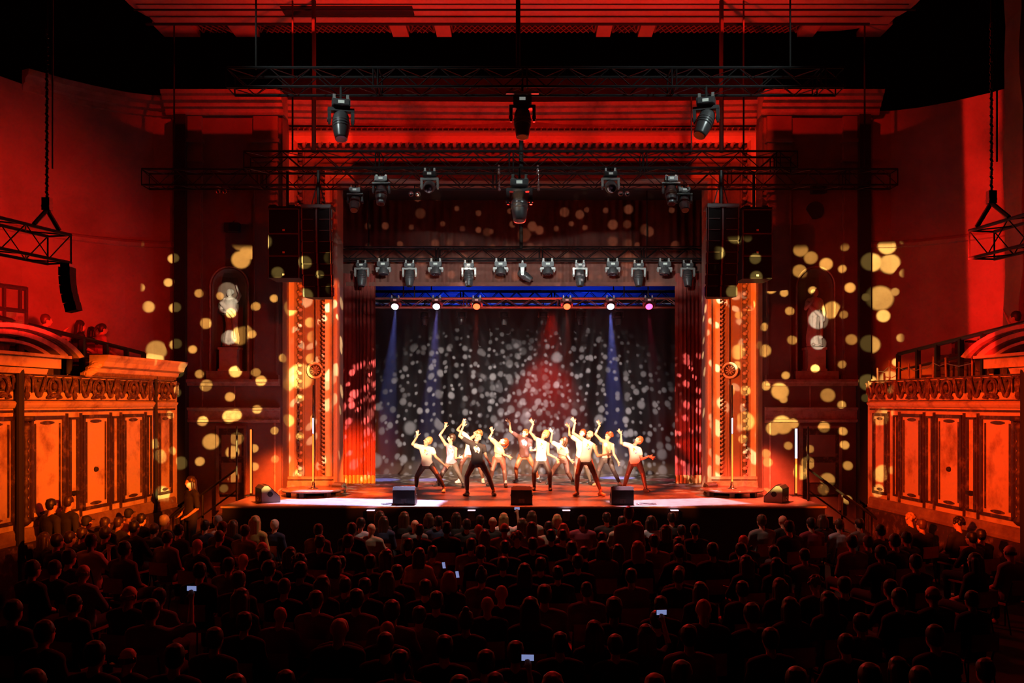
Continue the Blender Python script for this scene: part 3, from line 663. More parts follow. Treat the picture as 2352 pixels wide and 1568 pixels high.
    for nme, dz, hh in (('top_rail', 0, .06), ('mid_rail', -.38, .04)):
        g = MB(); pts = [rp(px) for px in [40]+pxs]
        for a, b in zip(pts[:-1], pts[1:]):
            A = V((a.x, a.y, rz(a.y)+dz)); B = V((b.x, b.y, rz(b.y)+dz)); g.cyl(A, B, hh*.75, 6)
        o = g.obj(nme, M_blackg, t); o.location = -V(t.location)
    for px in pxs:
        g = MB(); p = rp(px); g.box((p.x, p.y, (3.98+rz(p.y))/2), (.09, .09, rz(p.y)-3.98)); o = g.obj('post', M_blackg, t); o.location = -V(t.location)
sides(boxes)
# parapet seats: folding red seats on the balconies
def balcony_seat():
    t = thing('folding_chair', '', 'seat')
    g = MB(); g.box((0, -.2, .62), (.46, .07, .5)); g.box((0, -.2, .86), (.46, .09, .05)); g.obj('backrest', M_seat, t)
    g = MB(); g.box((0, .0, .42), (.44, .4, .09)); g.obj('seat', M_seat, t)
    g = MB()
    for s in (-1, 1): g.box((s*.24, -.05, .3), (.03, .42, .6))
    g.obj('side_frame', M_mould, t)
    return t
bs = balcony_seat(); first = True
for row, (off, zz) in enumerate(((-1.15, 3.98), (-1.95, 4.12))):
    for k in range(8):
        p = LWY(140+k*27-row*10); nrm = V((.995, -.0995)); q = p+nrm*off
        lb = 'red folding seat, %s from the stage in the %s row of the right balcony' % (ORD[7-k], ('front', 'back')[row])
        if first: o = bs; first = False; o.location = (-q.x, q.y, zz); o.rotation_euler = (0, 0, math.radians(35)); o['label'] = lb; o['group'] = 'folding seats on the right balcony'
        else: o = dup(bs, (-q.x, q.y, zz), math.radians(35), lb, 'folding seats on the right balcony')
for k in range(6):
    p = LWY(215+k*32)+V((.995, -.0995))*-1.2
    dup(bs, (p.x, p.y, 3.98), math.radians(-35), 'red folding seat, %s from the stage along the left balcony' % ORD[5-k], 'folding seats on the left balcony')
# control booth frame at the left edge
t = thing('viewing_booth', 'black framed booth with dull glass above the left pediment', 'booth', (-9.6, 15.6, 3.98))
a = P(60, 700, 16.6); b = P(-160, 700, 14.9)
g = MB()
for zz in (5.62, 5.2, 4.5):
    g.cyl((a.x, a.y, zz), (b.x, b.y, zz), .045, 6)
for k in range(5):
    q = a.lerp(b, k/4); g.cyl((q.x, q.y, 3.98), (q.x, q.y, 5.65), .04, 6)
q = a.lerp(b, .07); g.cyl((q.x, q.y, 5.2), (q.x, q.y, 5.65), .04, 6)
o = g.obj('frame', M_black, t); o.location = -V(t.location)
g = MB(); q0 = a.lerp(b, .02); q1 = a.lerp(b, .98); g.add([(q0.x, q0.y, 4.5), (q1.x, q1.y, 4.5), (q1.x, q1.y, 5.18), (q0.x, q0.y, 5.18)], [(0, 1, 2, 3)])
g.add([(q0.x, q0.y+.012, 4.5), (q1.x, q1.y+.012, 4.5), (q1.x, q1.y+.012, 5.18), (q0.x, q0.y+.012, 5.18)], [(3, 2, 1, 0)])
gm = mat('clear glass pane', (.9, .8, .8), .05); gm.node_tree.nodes['Principled BSDF'].inputs['Transmission Weight'].default_value = .9
o = g.obj('pane', gm, t); o.location = -V(t.location)

# ------------------------------------------------------------------ curtains and drapes
def cloth(x0, x1, Y, z0, z1, pitch, amp, seed=0, rows=10, flare=0.0):
    rd = random.Random(seed); n = int((x1-x0)/pitch*6); cols = []; ph = 0
    off = []
    for i in range(n+1):
        ph += (2*PI/6)*(.8+.4*rd.random()); off.append(amp*math.sin(ph)*(.6+.4*math.sin(i*.13+seed)))
    g = MB(); rws = []
    for j in range(rows+1):
        t = j/rows; rws.append([V((x0+(x1-x0)*i/n, Y+off[i]*(1+flare*(1-t))+.03*math.sin(i*.2+t*3), z0+(z1-z0)*t)) for i in range(n+1)])
    g.grid(rws); return g
for sg, nm, x0, x1 in ((-1, 'left', -5.35, -4.2), (1, 'right', 4.36, 5.35)):
    zb = P(0, 1092, 25.5).z
    t = thing('stage_curtain', 'dark red velvet curtain with gold fringe on the %s of the stage' % nm, 'curtain', (x0, 25.5, 1.2))
    g = cloth(x0, x1, 25.5, zb, 7.2, .11, .05, 3+sg, 12, .4); o = g.obj('curtain_cloth', M_velvet, t, True); o.location = -V(t.location)
    g = MB(); rws = []
    n = int((x1-x0)/.018)
    for j in range(2): rws.append([V((x0+(x1-x0)*i/n, 25.46+.035*math.sin(i*1.05)+.02*(i % 2), 1.205 if j == 0 else zb+.02)) for i in range(n+1)])
    g.grid(rws); o = g.obj('fringe', M_fringe, t); o.location = -V(t.location)
g = cloth(-5.5, 5.5, 25.55, 6.86, 9.3, .22, .035, 9, 6); t = thing('curtain_pelmet', 'wide brown red pelmet hanging across the top of the stage opening', 'pelmet', (0, 25.55, 6.86))
o = g.obj('pelmet_cloth', M_pelmet, t, True); o.location = -V(t.location)
g = MB(); g.bbox((-5.5, 25.5, 6.84), (5.5, 25.58, 6.95)); o = g.obj('pelmet_hem', M_pelmet, t); o.location = -V(t.location)
g = cloth(-6.2, 6.2, 28.85, 1.2, 6.66, .5, .05, 21, 4); o = g.obj('backdrop', M_drape, smooth=True); tag(o, 'black cloth backdrop speckled with light dots behind the dancers', 'backdrop')
for s, nm in ((-1, 'left'), (1, 'right')):
    for k, yy in enumerate((26.6, 27.8)):
        x0, x1 = (4.75+.15*k, 6.2) if s > 0 else (-6.2, -4.55-.1*k)
        g = cloth(x0, x1, yy, 1.2, 8.5, .25, .05, 5*k+s, 4); tag(g.obj('wing_drape', M_drape, smooth=True), 'black wing drape, %s of two behind the %s curtain' % (('front', 'rear')[k], nm), 'drape')
g = MB(); g.bbox((-6.2, 23.75, 9.3), (6.2, 31.5, 9.4)); struct('ceiling_stage', g, M_black, 'black void above the stage')
# haze over the rear of the stage
g = MB(); g.bbox((-4.3, 25.75, 1.21), (4.35, 28.7, 6.36)); o = g.obj('haze'); hm = bpy.data.materials.new('thin stage haze'); hm.use_nodes = True
nt = hm.node_tree; nt.nodes.remove(nt.nodes['Principled BSDF']); vs = nt.nodes.new('ShaderNodeVolumeScatter'); vs.inputs['Density'].default_value = .016; vs.inputs['Color'].default_value = (.9, .9, .95, 1)
vs.inputs['Anisotropy'].default_value = .2
nt.links.new(vs.outputs[0], nt.nodes['Material Output'].inputs['Volume']); o.data.materials.append(hm); tag(o, 'thin theatrical haze hanging in front of the black backdrop', 'haze', kind='stuff')

# ------------------------------------------------------------------ trusses
def truss(name, label, p, q, w, h, m, parentless=True, bay=.5, group=None, r=.026):
    """box truss: p,q centre line of the near top chord; w depth, h height"""
    p = V(p); q = V(q); d = (q-p).normalized(); up = V((0, 0, 1)); sd = V((-d.y, d.x, 0)).normalized()
    if sd.y < 0: sd = -sd
    t = thing(name, label, 'truss', p, group=group); L = (q-p).length
    C4 = [V((0, 0, 0)), -up*h, sd*w, sd*w-up*h]
    for c_ in C4:
        g = MB(); g.cyl(c_, c_+d*L, r, 6); g.obj('chord', m, t)
    g = MB(); n = max(2, int(L/bay)); 
    for (a, b) in ((0, 1), (2, 3), (0, 2), (1, 3)):
        for k in range(n):
            s0 = d*(L*k/n); s1 = d*(L*(k+1)/n)
            A, B = (C4[a], C4[b]) if k % 2 == 0 else (C4[b], C4[a])
            g.cyl(A+s0, B+s1, r*.42, 4)
    step = max(1, round(3.0/(L/n)))
    for k in list(range(0, n, step))+[n]:
        s0 = d*(L*k/n)
        for e in (-.045, .045):
            for (a, b) in ((0, 1), (2, 3), (0, 2), (1, 3)): g.cyl(C4[a]+s0+d*e*(0 if k in (0, n) else 1), C4[b]+s0+d*e*(0 if k in (0, n) else 1), r*.55, 4)
    g.obj('bracing', m, t); return t
def tz(py, Y): return CZ-(py-HY)*Y/F
T1 = truss('lighting_truss', 'long grey box truss highest above the audience, three big lamps below', (P(520, 158, 17).x, 17, tz(155, 17)), (P(1940, 155, 17).x, 17, tz(155, 17)), .5, .36, M_truss, bay=.4)
T2 = truss('lighting_truss', 'middle box truss crossing in front of the arch above the speakers', (P(560, 0, 20).x, 20, tz(347, 20)), (P(1832, 0, 20).x, 20, tz(347, 20)), .5, .37, M_truss, bay=.42)
T3 = truss('lighting_truss', 'longest black truss just behind and below the middle truss', (P(325, 0, 21.5).x, 21.5, tz(388, 21.5)), (P(2062, 0, 21.5).x, 21.5, tz(388, 21.5)), .45, .38, M_truss, bay=.4)
T4 = truss('lighting_truss', 'truss over the stage front carrying the row of thirteen lamps', (P(765, 0, 24.4).x, 24.4, tz(567, 24.4)), (P(1618, 0, 24.4).x, 24.4, tz(567, 24.4)), .4, .32, M_truss, bay=.4)
T5 = truss('lighting_truss', 'red lit truss holding the six glowing lamps at the stage rear', (P(850, 0, 27).x, 27, tz(684, 27)), (P(1565, 0, 27).x, 27, tz(684, 27)), .3, .27, M_alu, bay=.4)
T6 = truss('lighting_truss', 'dark truss in the blue glow behind the glowing lamps', (P(850, 0, 29.4).x, 29.4, tz(668, 29.4)), (P(1565, 0, 29.4).x, 29.4, tz(668, 29.4)), .3, .3, M_truss, bay=.3)
def hangs(xs, Y, z0, z1, lab):
    for i, x in enumerate(xs):
        g = MB(); g.cyl((x, Y, z0), (x, Y, z1), .018, 6); tag(g.obj('rigging_cable', M_black), 'thin steel line, %s from the left, holding %s' % (ORD[i], lab), 'cable', 'rigging lines hanging from the roof')
hangs((-4.2, 3.4), 24.4, tz(567, 24.4), 9.3, 'the truss with thirteen lamps'); hangs((-3.6, 3.8), 27, tz(684, 27), 9.3, 'the rear truss with glowing lamps'); hangs((-3, 3), 29.4, tz(668, 29.4), 9.3, 'the truss in the blue glow'); hangs((-3.4, 3.2), 28.1, P(0, 692, 28.1).z, 9.3, 'the black truss against the drape')
# short side trusses
e = P(163, 560, 11.6); n_ = P(-60, 480, 10.4)
TL = truss('side_truss', 'slanting black truss hung by a chain at the left edge', (e.x, e.y, P(0, 540, 11.6).z), (-6.6, 8.7, P(0, 540, 11.6).z), .36, .36, M_blackg, bay=.34, r=.022)
e2 = P(2226, 530, 11.6)
TR = truss('side_truss', 'slanting black truss hung by a chain at the right edge', (e2.x, e2.y, P(0, 530, 11.6).z), (6.25, 8.7, P(0, 530, 11.6).z), .36, .36, M_blackg, bay=.34, r=.022)
def hoist(px, py0, Y, apex_py, legs, nm, lab):
    t = thing('chain_hoist', lab, 'chain', P(px, apex_py, Y)); o0 = V(t.location)
    g = MB(); z = 0.0; k = 0; H = (P(px, py0, Y)-o0).z
    while z < 2.2:
        g.cyl((.012*(k % 2), 0, z), (-.012*(k % 2), 0, z+.05), .018, 5); z += .055; k += 1
    g.cyl((0, 0, z), (0, 0, H), .018, 6); g.cyl((.07, 0, .5), (.07, 0, H), .012, 5); g.obj('chain', M_chain, t)
    g = MB(); g.box((0, 0, .05), (.1, .08, .16)); g.cyl((0, -.05, .02), (0, .05, .02), .05, 10); g.obj('hook', M_chain, t)
    for l in legs:
        h = MB(); h.cyl((0, 0, -.02), V(l)-o0, .028, 6); h.obj('sling', M_chain, t)
    return t
d = (V((-6.6, 8.7, 0))-V((e.x, e.y, 0))).normalized()
zt = P(0, 540, 11.6).z
hoist(108, -10, 11.3, 478, [(e.x+d.x*.2, e.y+d.y*.2, zt+.02), (e.x+d.x*.62, e.y+d.y*.62, zt+.02)], 'left', 'chain with two sling legs holding the left slanting truss')
d2 = (V((6.25, 8.7, 0))-V((e2.x, e2.y, 0))).normalized(); zt2 = P(0, 530, 11.6).z
hoist(2277, -10, 11.3, 462, [(e2.x+d2.x*.15, e2.y+d2.y*.15, zt2+.02), (e2.x+d2.x*.75, e2.y+d2.y*.75, zt2+.02)], 'right', 'chain with two sling legs holding the right slanting truss')
# hanging column speaker on the left truss end
t = thing('column_speaker', 'small black column speaker under the end of the left slanting truss', 'speaker', (e.x-.05, e.y, zt-.40))
for k in range(5):
    g = MB(); g.box((.012*k*k*.4, 0, -.075-k*.115), (.15, .16, .11), Matrix.Rotation(-.06*k, 3, 'Y')); g.obj('cabinet', M_black, t)
g = MB(); g.box((0, 0, -.0), (.12, .12, .05)); g.obj('flying_bracket', M_blackg, t)
# rigging lines
def line(px, y0, y1, Y, r, lab):
    g = MB(); a, b = P(px, y1, Y), P(px, y0, Y); g.cyl(a, b, r, 6); tag(g.obj('rigging_cable', M_black), lab, 'cable', 'rigging lines hanging from the roof')
for a in ((1190, -30, 155, 17.2, .045, 'thick cable down to the middle of the highest truss'), (588, -30, 160, 17.2, .018, 'thin cable to the left end of the highest truss'), (1815, -30, 160, 17.2, .018, 'thin cable to the right end of the highest truss'),
          (400, -30, 392, 21.7, .022, 'thin cable far left down to the longest black truss'), (1986, -30, 392, 21.7, .022, 'thin cable far right down to the longest black truss'),
          (672, -30, 350, 20.2, .02, 'thin cable left of the thick line above the left speakers'), (721, -30, 350, 20.2, .05, 'thick cable line above the left speakers'), (1657, -30, 350, 20.2, .05, 'thick cable line above the right speakers'), (1708, -30, 350, 20.2, .02, 'thin cable right of the thick line above the right speakers'),
          (1197, 205, 390, 20.4, .05, 'thick cable from the highest truss to the middle truss centre'), (1197, 425, 570, 24.3, .05, 'thick cable down to the lamp row truss'), (1588, 220, 350, 20.2, .015, 'thin cable between trusses right of centre')):
    line(*a)
# ------------------------------------------------------------------ moving lamps
def lamp_proto(kind, yokem, headm, lensm):
    t = thing('moving_head_light', '', 'stage light')
    for s in (-1, 1):
        g = MB(); g.box((s*.11, 0, -.03), (.045, .05, .08)); g.cyl((s*.11, -.04, -.07), (s*.11, .04, -.07), .03, 8); g.obj('clamp', M_lpale, t)
    g = MB(); g.box((0, 0, -.145), (.30, .24, .11)); g.box((0, 0, -.205), (.24, .2, .02)); g.box((0, -.125, -.145), (.26, .01, .085)); g.obj('base', headm, t)
    g = MB(); g.box((0, -.133, -.145), (.10, .006, .05)); g.obj('display', M_disp, t)
    yk = MB(); w = .19 if kind == 'spot' else .165; L = .42 if kind == 'spot' else .27
    yk.box((0, 0, -.25), (w*2+.05, .13, .055)); yk.cyl((0, 0, -.2), (0, 0, -.24), .07, 12)
    for s in (-1, 1):
        yk.loft([[V((s*w-.028, -.065, -.24)), V((s*w+.028, -.065, -.24)), V((s*w+.028, .065, -.24)), V((s*w-.028, .065, -.24))],
                 [V((s*w-.022, -.05, -L)), V((s*w+.026, -.05, -L)), V((s*w+.026, .05, -L)), V((s*w-.022, .05, -L))],
                 [V((s*w-.018, -.03, -L-.07)), V((s*w+.02, -.03, -L-.07)), V((s*w+.02, .03, -L-.07)), V((s*w-.018, .03, -L-.07))]])
        yk.cyl((s*(w-.03), 0, -L), (s*(w+.034), 0, -L), .035, 10)
    yk.obj('yoke', yokem, t)
    h = MB()
    if kind == 'spot':
        prof = [(.0, .16), (.07, .155), (.115, .12), (.135, .05), (.14, -.05), (.135, -.16), (.12, -.26), (.105, -.33), (.10, -.36), (.085, -.36), (.0, -.345)]
        ho = (0, 0, -L)
    else:
        prof = [(.0, .12), (.06, .12), (.10, .09), (.115, .03), (.125, -.03), (.135, -.10), (.135, -.125), (.12, -.13), (.0, -.12)]
        ho = (0, 0, -L)
    h.lathe(prof, (0, 0, 0), 16)
    if kind == 'spot':
        for k in range(3): h.lathe([(.142, -.02-k*.05), (.147, -.035-k*.05), (.142, -.05-k*.05)], (0, 0, 0), 16)
    else:
        for k in range(8): a = k*PI/4; h.box((.105*math.cos(a), .105*math.sin(a), .05), (.015, .05, .09), Matrix.Rotation(a, 3, 'Z'))
    hd = h.obj('lamp_head', headm, t, True); hd.location = ho
    g = MB(); z = -.362 if kind == 'spot' else -.135
    r = .083 if kind == 'spot' else .112
    g.lathe([(0, z), (r, z), (r, z+.012), (0, z+.012)], (0, 0, 0), 16)
    if kind != 'spot':
        for k in range(6): a = k*PI/3; g.ell((.065*math.cos(a), .065*math.sin(a), z-.004), (.026, .026, .012), nu=8, nv=5)
        g.ell((0, 0, z-.004), (.026, .026, .012), nu=8, nv=5)
    g.obj('lens', lensm, hd)
    return t
def place_lamp(proto, first, loc, s, rotz, tilt, label, group, roll=0, hang=None):
    if first: o = proto; o['label'] = label; o['group'] = group; o.location = loc; o.rotation_euler = (0, 0, rotz)
    else: o = dup(proto, loc, rotz, label, group)
    o.scale = (s, s, s); h = kid(o, 'lamp_head'); h.rotation_euler = (tilt, roll, 0)
    if hang is not None:
        m = MB(); m.cyl((0, 0, -.1), (0, 0, (hang-loc[2])/s), .02, 6); m.obj('hanging_pipe', M_black, o)
    return o
pD = lamp_proto('spot', M_lgrey, M_lgrey, M_lens); pG = lamp_proto('spot', M_lpale, M_lgrey, M_lens); pW = lamp_proto('wash', M_lpale, M_lgrey, M_lens)
used = set()
def lam(pr, *a, **k):
    f = id(pr) not in used; used.add(id(pr)); return place_lamp(pr, f, *a, **k)
g1 = 'three big lamps under the highest truss'
lam(pD, P(783, 219, 17.0), 1.15, .25, -.35, 'big dark moving lamp under the left part of the highest truss', g1, hang=tz(155, 17)-.37)
lam(pD, P(1200, 212, 17.0), 1.15, 0, -.25, 'big dark moving lamp under the middle of the highest truss', g1, hang=tz(155, 17)-.37)
lam(pD, P(1622, 215, 17.0), 1.15, -.3, -.45, 'big dark moving lamp under the right part of the highest truss', g1, roll=.3, hang=tz(155, 17)-.37)
g = MB(); g.box(P(1200, 213, 16.95), (.62, .06, .045)); tag(g.obj('clamp_bar', M_alu), 'bright bar holding the middle lamp of the highest truss', 'bar')
g2 = 'lamps under the middle trusses'
lam(pG, P(987, 387, 20.0), .95, 0, -1.2, 'pale yoked lamp under the middle truss, left of the centre cable', g2, hang=tz(347, 20)-.38)
lam(pG, P(1402, 387, 20.0), .95, 0, -1.2, 'pale yoked lamp under the middle truss, right of the centre cable', g2, hang=tz(347, 20)-.38)
lam(pD, P(876, 398, 21.5), 1.0, 0, -.3, 'dark lamp with purple sheen left of the pale yoked lamp', g2, hang=tz(388, 21.5)-.39)
lam(pD, P(1541, 398, 21.5), 1.0, 0, -.3, 'dark lamp right of the pale yoked lamp under the black truss', g2, hang=tz(388, 21.5)-.39)
lam(pD, P(816, 425, 21.5), .9, 0, -.6, 'dark lamp nearest the left speakers under the black truss', g2, hang=tz(388, 21.5)-.39)
lam(pD, P(1571, 425, 21.5), .9, 0, -.6, 'dark lamp nearest the right speakers under the black truss', g2, hang=tz(388, 21.5)-.39)
lam(pD, P(1193, 402, 20.0), 1.35, 0, -.15, 'largest dark lamp on the centre cable of the middle truss', g2, hang=tz(347, 20)-.38)
# twin lamps
for px, py, Y, lab in ((509, 440, 21.5, 'over the left statue bay'), (952, 446, 21.5, 'beside the left pale yoked lamp'), (1433, 445, 21.5, 'beside the right pale yoked lamp')):
    c0 = P(px, py, Y); t = thing('twin_lamp', 'small pair of round flood lamps %s' % lab, 'stage light', c0, group='twin flood lamps')
    for s in (-1, 1):
        R = Matrix.Rotation(PI/2, 3, 'X')
        g = MB(); g.lathe([(0, .09), (.045, .08), (.07, .0), (.07, -.01), (0, -.005)], (s*.08, 0, 0), 14, Matrix.Rotation(-PI/2, 3, 'X')); g.obj('reflector_housing', M_lgrey, t, True)
        g = MB(); g.ell((s*.08, -.01, 0), (.058, .02, .058), nu=12, nv=8); g.obj('bulb_lens', M_steel, t, True)
    g = MB(); g.box((0, .07, .02), (.28, .03, .03)); g.cyl((0, .07, .02), (0, 0, tz(388, 21.5)-.39-c0.z), .012, 6); g.obj('bracket', M_black, t)
# row of thirteen
row = [(831, 's', 'r'), (881, 'w', 0), (941, 's', 0), (1001, 'w', 0), (1077, 's', 0), (1150, 'w', 0), (1200, 'x', 0), (1258, 'w', 0), (1332, 's', 0), (1407, 'w', 0), (1466, 's', 0), (1526, 'w', 0), (1579, 's', 0)]
for i, (px, k, _) in enumerate(row):
    py = 594 if k == 'w' else 598
    lb = '%s lamp in the row of thirteen, %s from the left' % ('short round wash' if k == 'w' else ('sideways tilted' if k == 'x' else 'long barrelled'), ORD[i])
    if k == 'w': lam(pW, P(px, py, 24.4), 1.08, 0, -.1, lb, 'row of thirteen lamps above the stage', hang=tz(567, 24.4)-.33)
    elif k == 'x': lam(pG, P(px, py+2, 24.4), .82, PI/2, -.3, lb, 'row of thirteen lamps above the stage', roll=0, hang=tz(567, 24.4)-.33).rotation_euler = (0, 0, PI/2)
    else: lam(pG, P(px, py, 24.4), .92, 0, -.18, lb, 'row of thirteen lamps above the stage', hang=tz(567, 24.4)-.33)
for o in C.objects:
    if o.get('label', '').startswith('sideways'): kid(o, 'lamp_head').rotation_euler = (-.95, 0, 0)
# glowing lamps at the rear
for i, (px, m, nm) in enumerate(((908, M_lit_w, 'cool white'), (1003, M_lit_w, 'cool white'), (1095, M_lit_r, 'orange red'), (1302, M_lit_r, 'orange red'), (1402, M_lit_w, 'cool white'), (1490, M_lit_p, 'pink red'))):
    o = lam(pW, P(px, 679, 27.0), .95, 0, -.85, 'glowing %s lamp, %s from the left on the rear truss' % (nm, ORD[i]), 'glowing lamps on the rear truss', hang=tz(684, 27)-.28)
    l = kid(o, 'lens'); me = l.data.copy(); me.materials.clear(); me.materials.append(m); l.data = me
for i, px in enumerate((975, 1060, 1158, 1248, 1334, 1420)):
    lam(pD, P(px, 700, 28.1), .82, 0, -.05, 'unlit dark lamp, %s from the left behind the glowing lamps' % ORD[i], 'unlit lamps behind the rear truss', hang=P(0, 692, 28.1).z-.21)
T7 = truss('lighting_truss', 'black truss hidden against the drape holding the unlit lamps', (P(870, 0, 28.1).x, 28.1, P(0, 692, 28.1).z), (P(1545, 0, 28.1).x, 28.1, P(0, 692, 28.1).z), .25, .2, M_blackg, bay=.4)
# border bar lamps clipped on left truss in the middle: insulators
for px, py in ((1146, 390), (1235, 390), (1147, 428), (1237, 428)):
    g = MB(); c0 = P(px, py, 20.0); g.cyl(c0, (c0.x, c0.y, tz(347, 20)-.36), .008, 5); g.lathe([(.02, -.1), (.035, -.08), (.015, -.03), (.03, 0), (.015, .04), (.03, .08), (.015, .11)], c0, 8); tag(g.obj('rigging_coupler', M_alu), 'small bright coupler hanging from the middle truss at %s' % {(1146, 390): 'upper left of centre', (1235, 390): 'upper right of centre', (1147, 428): 'lower left of centre', (1237, 428): 'lower right of centre'}[(px, py)], 'coupler')

# ------------------------------------------------------------------ hanging speakers
def subs(px0, px1, cuts, Y, nm):
    a, b = P(px0, cuts[0], Y), P(px1, cuts[-1], Y); cx = (a.x+b.x)/2; w = b.x-a.x
    for k in range(len(cuts)-1):
        z1, z0 = P(0, cuts[k], Y).z, P(0, cuts[k+1], Y).z
        t = thing('hanging_subwoofer', 'black square bass cabinet, %s from the top beside the %s line array' % (ORD[k], nm), 'speaker', (cx, Y, z0), group='bass cabinets hung on the %s' % nm)
        h = z1-z0
        g = MB(); g.box((0, .35, h/2), (w, .7, h)); g.obj('cabinet', M_black, t)
        g = MB(); g.box((0, -.012, h/2), (w-.05, .02, h-.05)); g.obj('grille', M_spk, t)
        g = MB()
        for s in (-1, 1): g.box((s*(w/2-.012), -.012, h/2), (.022, .03, h))
        g.box((0, -.012, h-.012), (w, .03, .02)); g.obj('edge_frame', M_spkedge, t)
        g = MB(); g.box((0, -.026, .07), (.05, .006, .04)); g.obj('badge', M_badge, t)
    t = thing('flying_frame', 'steel flying frame on top of the %s bass cabinets' % nm, 'frame', (cx, Y, a.z))
    g = MB(); g.box((0, .3, .03), (w, .6, .05)); g.box((-w*.35, .0, .05), (w*.2, .08, .06)); g.box((w*.25, 0, .05), (w*.2, .08, .06)); g.obj('beam', M_blackg, t)
    g = MB(); g.cyl((0, .3, .05), (0, .3, P(0, 386, Y).z-a.z), .03, 6); g.obj('hanging_line', M_chain, t)
def array(px0, px1, y0, y1, n, Y, nm):
    a, b = P(px0, y0, Y), P(px1, y1, Y); cx = (a.x+b.x)/2; w = b.x-a.x; H = a.z-b.z; h = H/n
    for k in range(n):
        t = thing('line_array_speaker', 'slim black line array cabinet, %s from the top on the %s' % (ORD[k], nm), 'speaker', (cx, Y+.004*k*k, a.z-(k+1)*h), group='line array cabinets on the %s' % nm)
        R = Matrix.Rotation(.012*k, 3, 'X')
        g = MB(); hh = h; ww = w/2
        for z0, z1 in ((0, hh),):
            prof = [(-ww, 0.0), (-ww*.9, -.04), (0, .03), (ww*.9, -.04), (ww, 0.0), (ww*.7, .42), (-ww*.7, .42)]
            g.loft([[V((x, y, z0)) for x, y in prof], [V((x, y, z1)) for x, y in prof]])
        g.obj('cabinet', M_spk, t)
        g = MB(); g.box((0, .008, hh/2), (.035, .04, hh)); g.obj('centre_rib', M_spkedge, t)
        for s in (-1, 1):
            g = MB(); g.box((s*(ww+.008), .02, hh/2), (.014, .06, hh*.8)); g.cyl((s*(ww-.02), -.045, .0), (s*(ww-.02), -.045, hh), .009, 5); g.box((s*ww*.55, -.03, hh-.006), (ww*.7, .02, .01)); g.obj('side_bracket', M_spkedge, t)
    t = thing('flying_frame', 'steel flying frame on top of the %s line array' % nm, 'frame', (cx, Y, a.z))
    g = MB(); g.box((0, .2, .04), (w, .5, .07)); g.obj('beam', M_spkedge, t)
    g = MB(); g.cyl((0, .2, .06), (0, .2, P(0, 386, Y).z-a.z), .04, 6); g.cyl((w*.25, .2, .06), (0, .2, .7), .012, 5); g.cyl((-w*.25, .2, .06), (0, .2, .7), .012, 5); g.obj('hanging_line', M_chain, t)
subs(616, 688, (479, 536, 587, 638), 19.4, 'left'); array(692, 761, 478, 680, 8, 19.4, 'left')
subs(1705, 1774, (481, 536, 587, 640), 19.4, 'right'); array(1624, 1697, 476, 679, 8, 19.4, 'right')

# ------------------------------------------------------------------ things on the stage
ZS = 1.2
def podium(px, lab):
    c0 = P(px, 1137, 22.3); t = thing('pole_podium', 'round chrome edged podium with tall pole on the %s of the stage' % lab, 'podium', (c0.x, 22.2, ZS))
    g = MB(); g.lathe([(0, .12), (.76, .12), (.785, .14), (.785, .165), (.76, .175), (0, .175)], (0, 0, 0), 40); g.obj('disc', mat('dark polished disc', (.12, .09, .08), .2), t, True)
    g = MB()
    for k in range(6): a = k*PI/3+.3; g.box((.6*math.cos(a), .6*math.sin(a), .06), (.12, .12, .12), Matrix.Rotation(a, 3, 'Z'))
    g.lathe([(.3, .1), (.5, .1), (.5, .12), (.3, .12)], (0, 0, 0), 20); g.obj('foot_frame', M_blackg, t)
    g = MB(); g.lathe([(0, .17), (.14, .175), (.10, .19), (.045, .22), (.035, .32), (0, .32)], (0, 0, 0), 16); g.obj('collar', M_steel, t, True)
    H = P(0, 886, 22.2).z-ZS; zc = P(0, 955, 22.2).z-ZS
    g = MB(); g.cyl((0, 0, .2), (0, 0, zc), .03, 12); g.obj('lit_pole', M_steel, t, True)
    g = MB(); g.cyl((0, 0, zc), (0, 0, H), .024, 10); g.ell((0, 0, H), .026, nu=8, nv=6); g.obj('upper_pole', M_blackg, t, True)
    g = MB(); g.cyl((.0, -.034, .35), (0, -.034, zc-.45), .018, 8); g.obj('added_glow_strip', M_led_glow_o, t)  # glowing strips added in place of light reflected by the chrome pole
    g = MB(); g.cyl((.0, -.034, zc-.43), (0, -.034, zc-.05), .016, 8); g.obj('added_pale_glow_strip', M_led_glow_w, t)
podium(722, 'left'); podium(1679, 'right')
for px, y0, ys, nm in ((577, 985, 986, 'left'), (1828, 984, 1052, 'right')):
    Y = 22.1; t = thing('led_batten', 'vertical glowing tube on a stand by the %s stage steps' % nm, 'led tube', (P(px, 0, Y).x, Y, ZS))
    z1 = P(0, y0, Y).z-ZS; zm = P(0, ys, Y).z-ZS
    if ys-y0 > 5:
        g = MB(); g.cyl((0, -.03, zm), (0, -.03, z1), .028, 10); g.obj('white_tube', M_led_glow_w, t)
    g = MB(); g.cyl((0, -.03, .07), (0, -.03, zm), .022, 10); g.obj('orange_tube', M_led_glow_o, t)
    g = MB(); g.box((0, .01, z1/2), (.07, .03, z1)); g.box((0, 0, .015), (.26, .26, .03)); g.obj('stand', M_blackg, t)
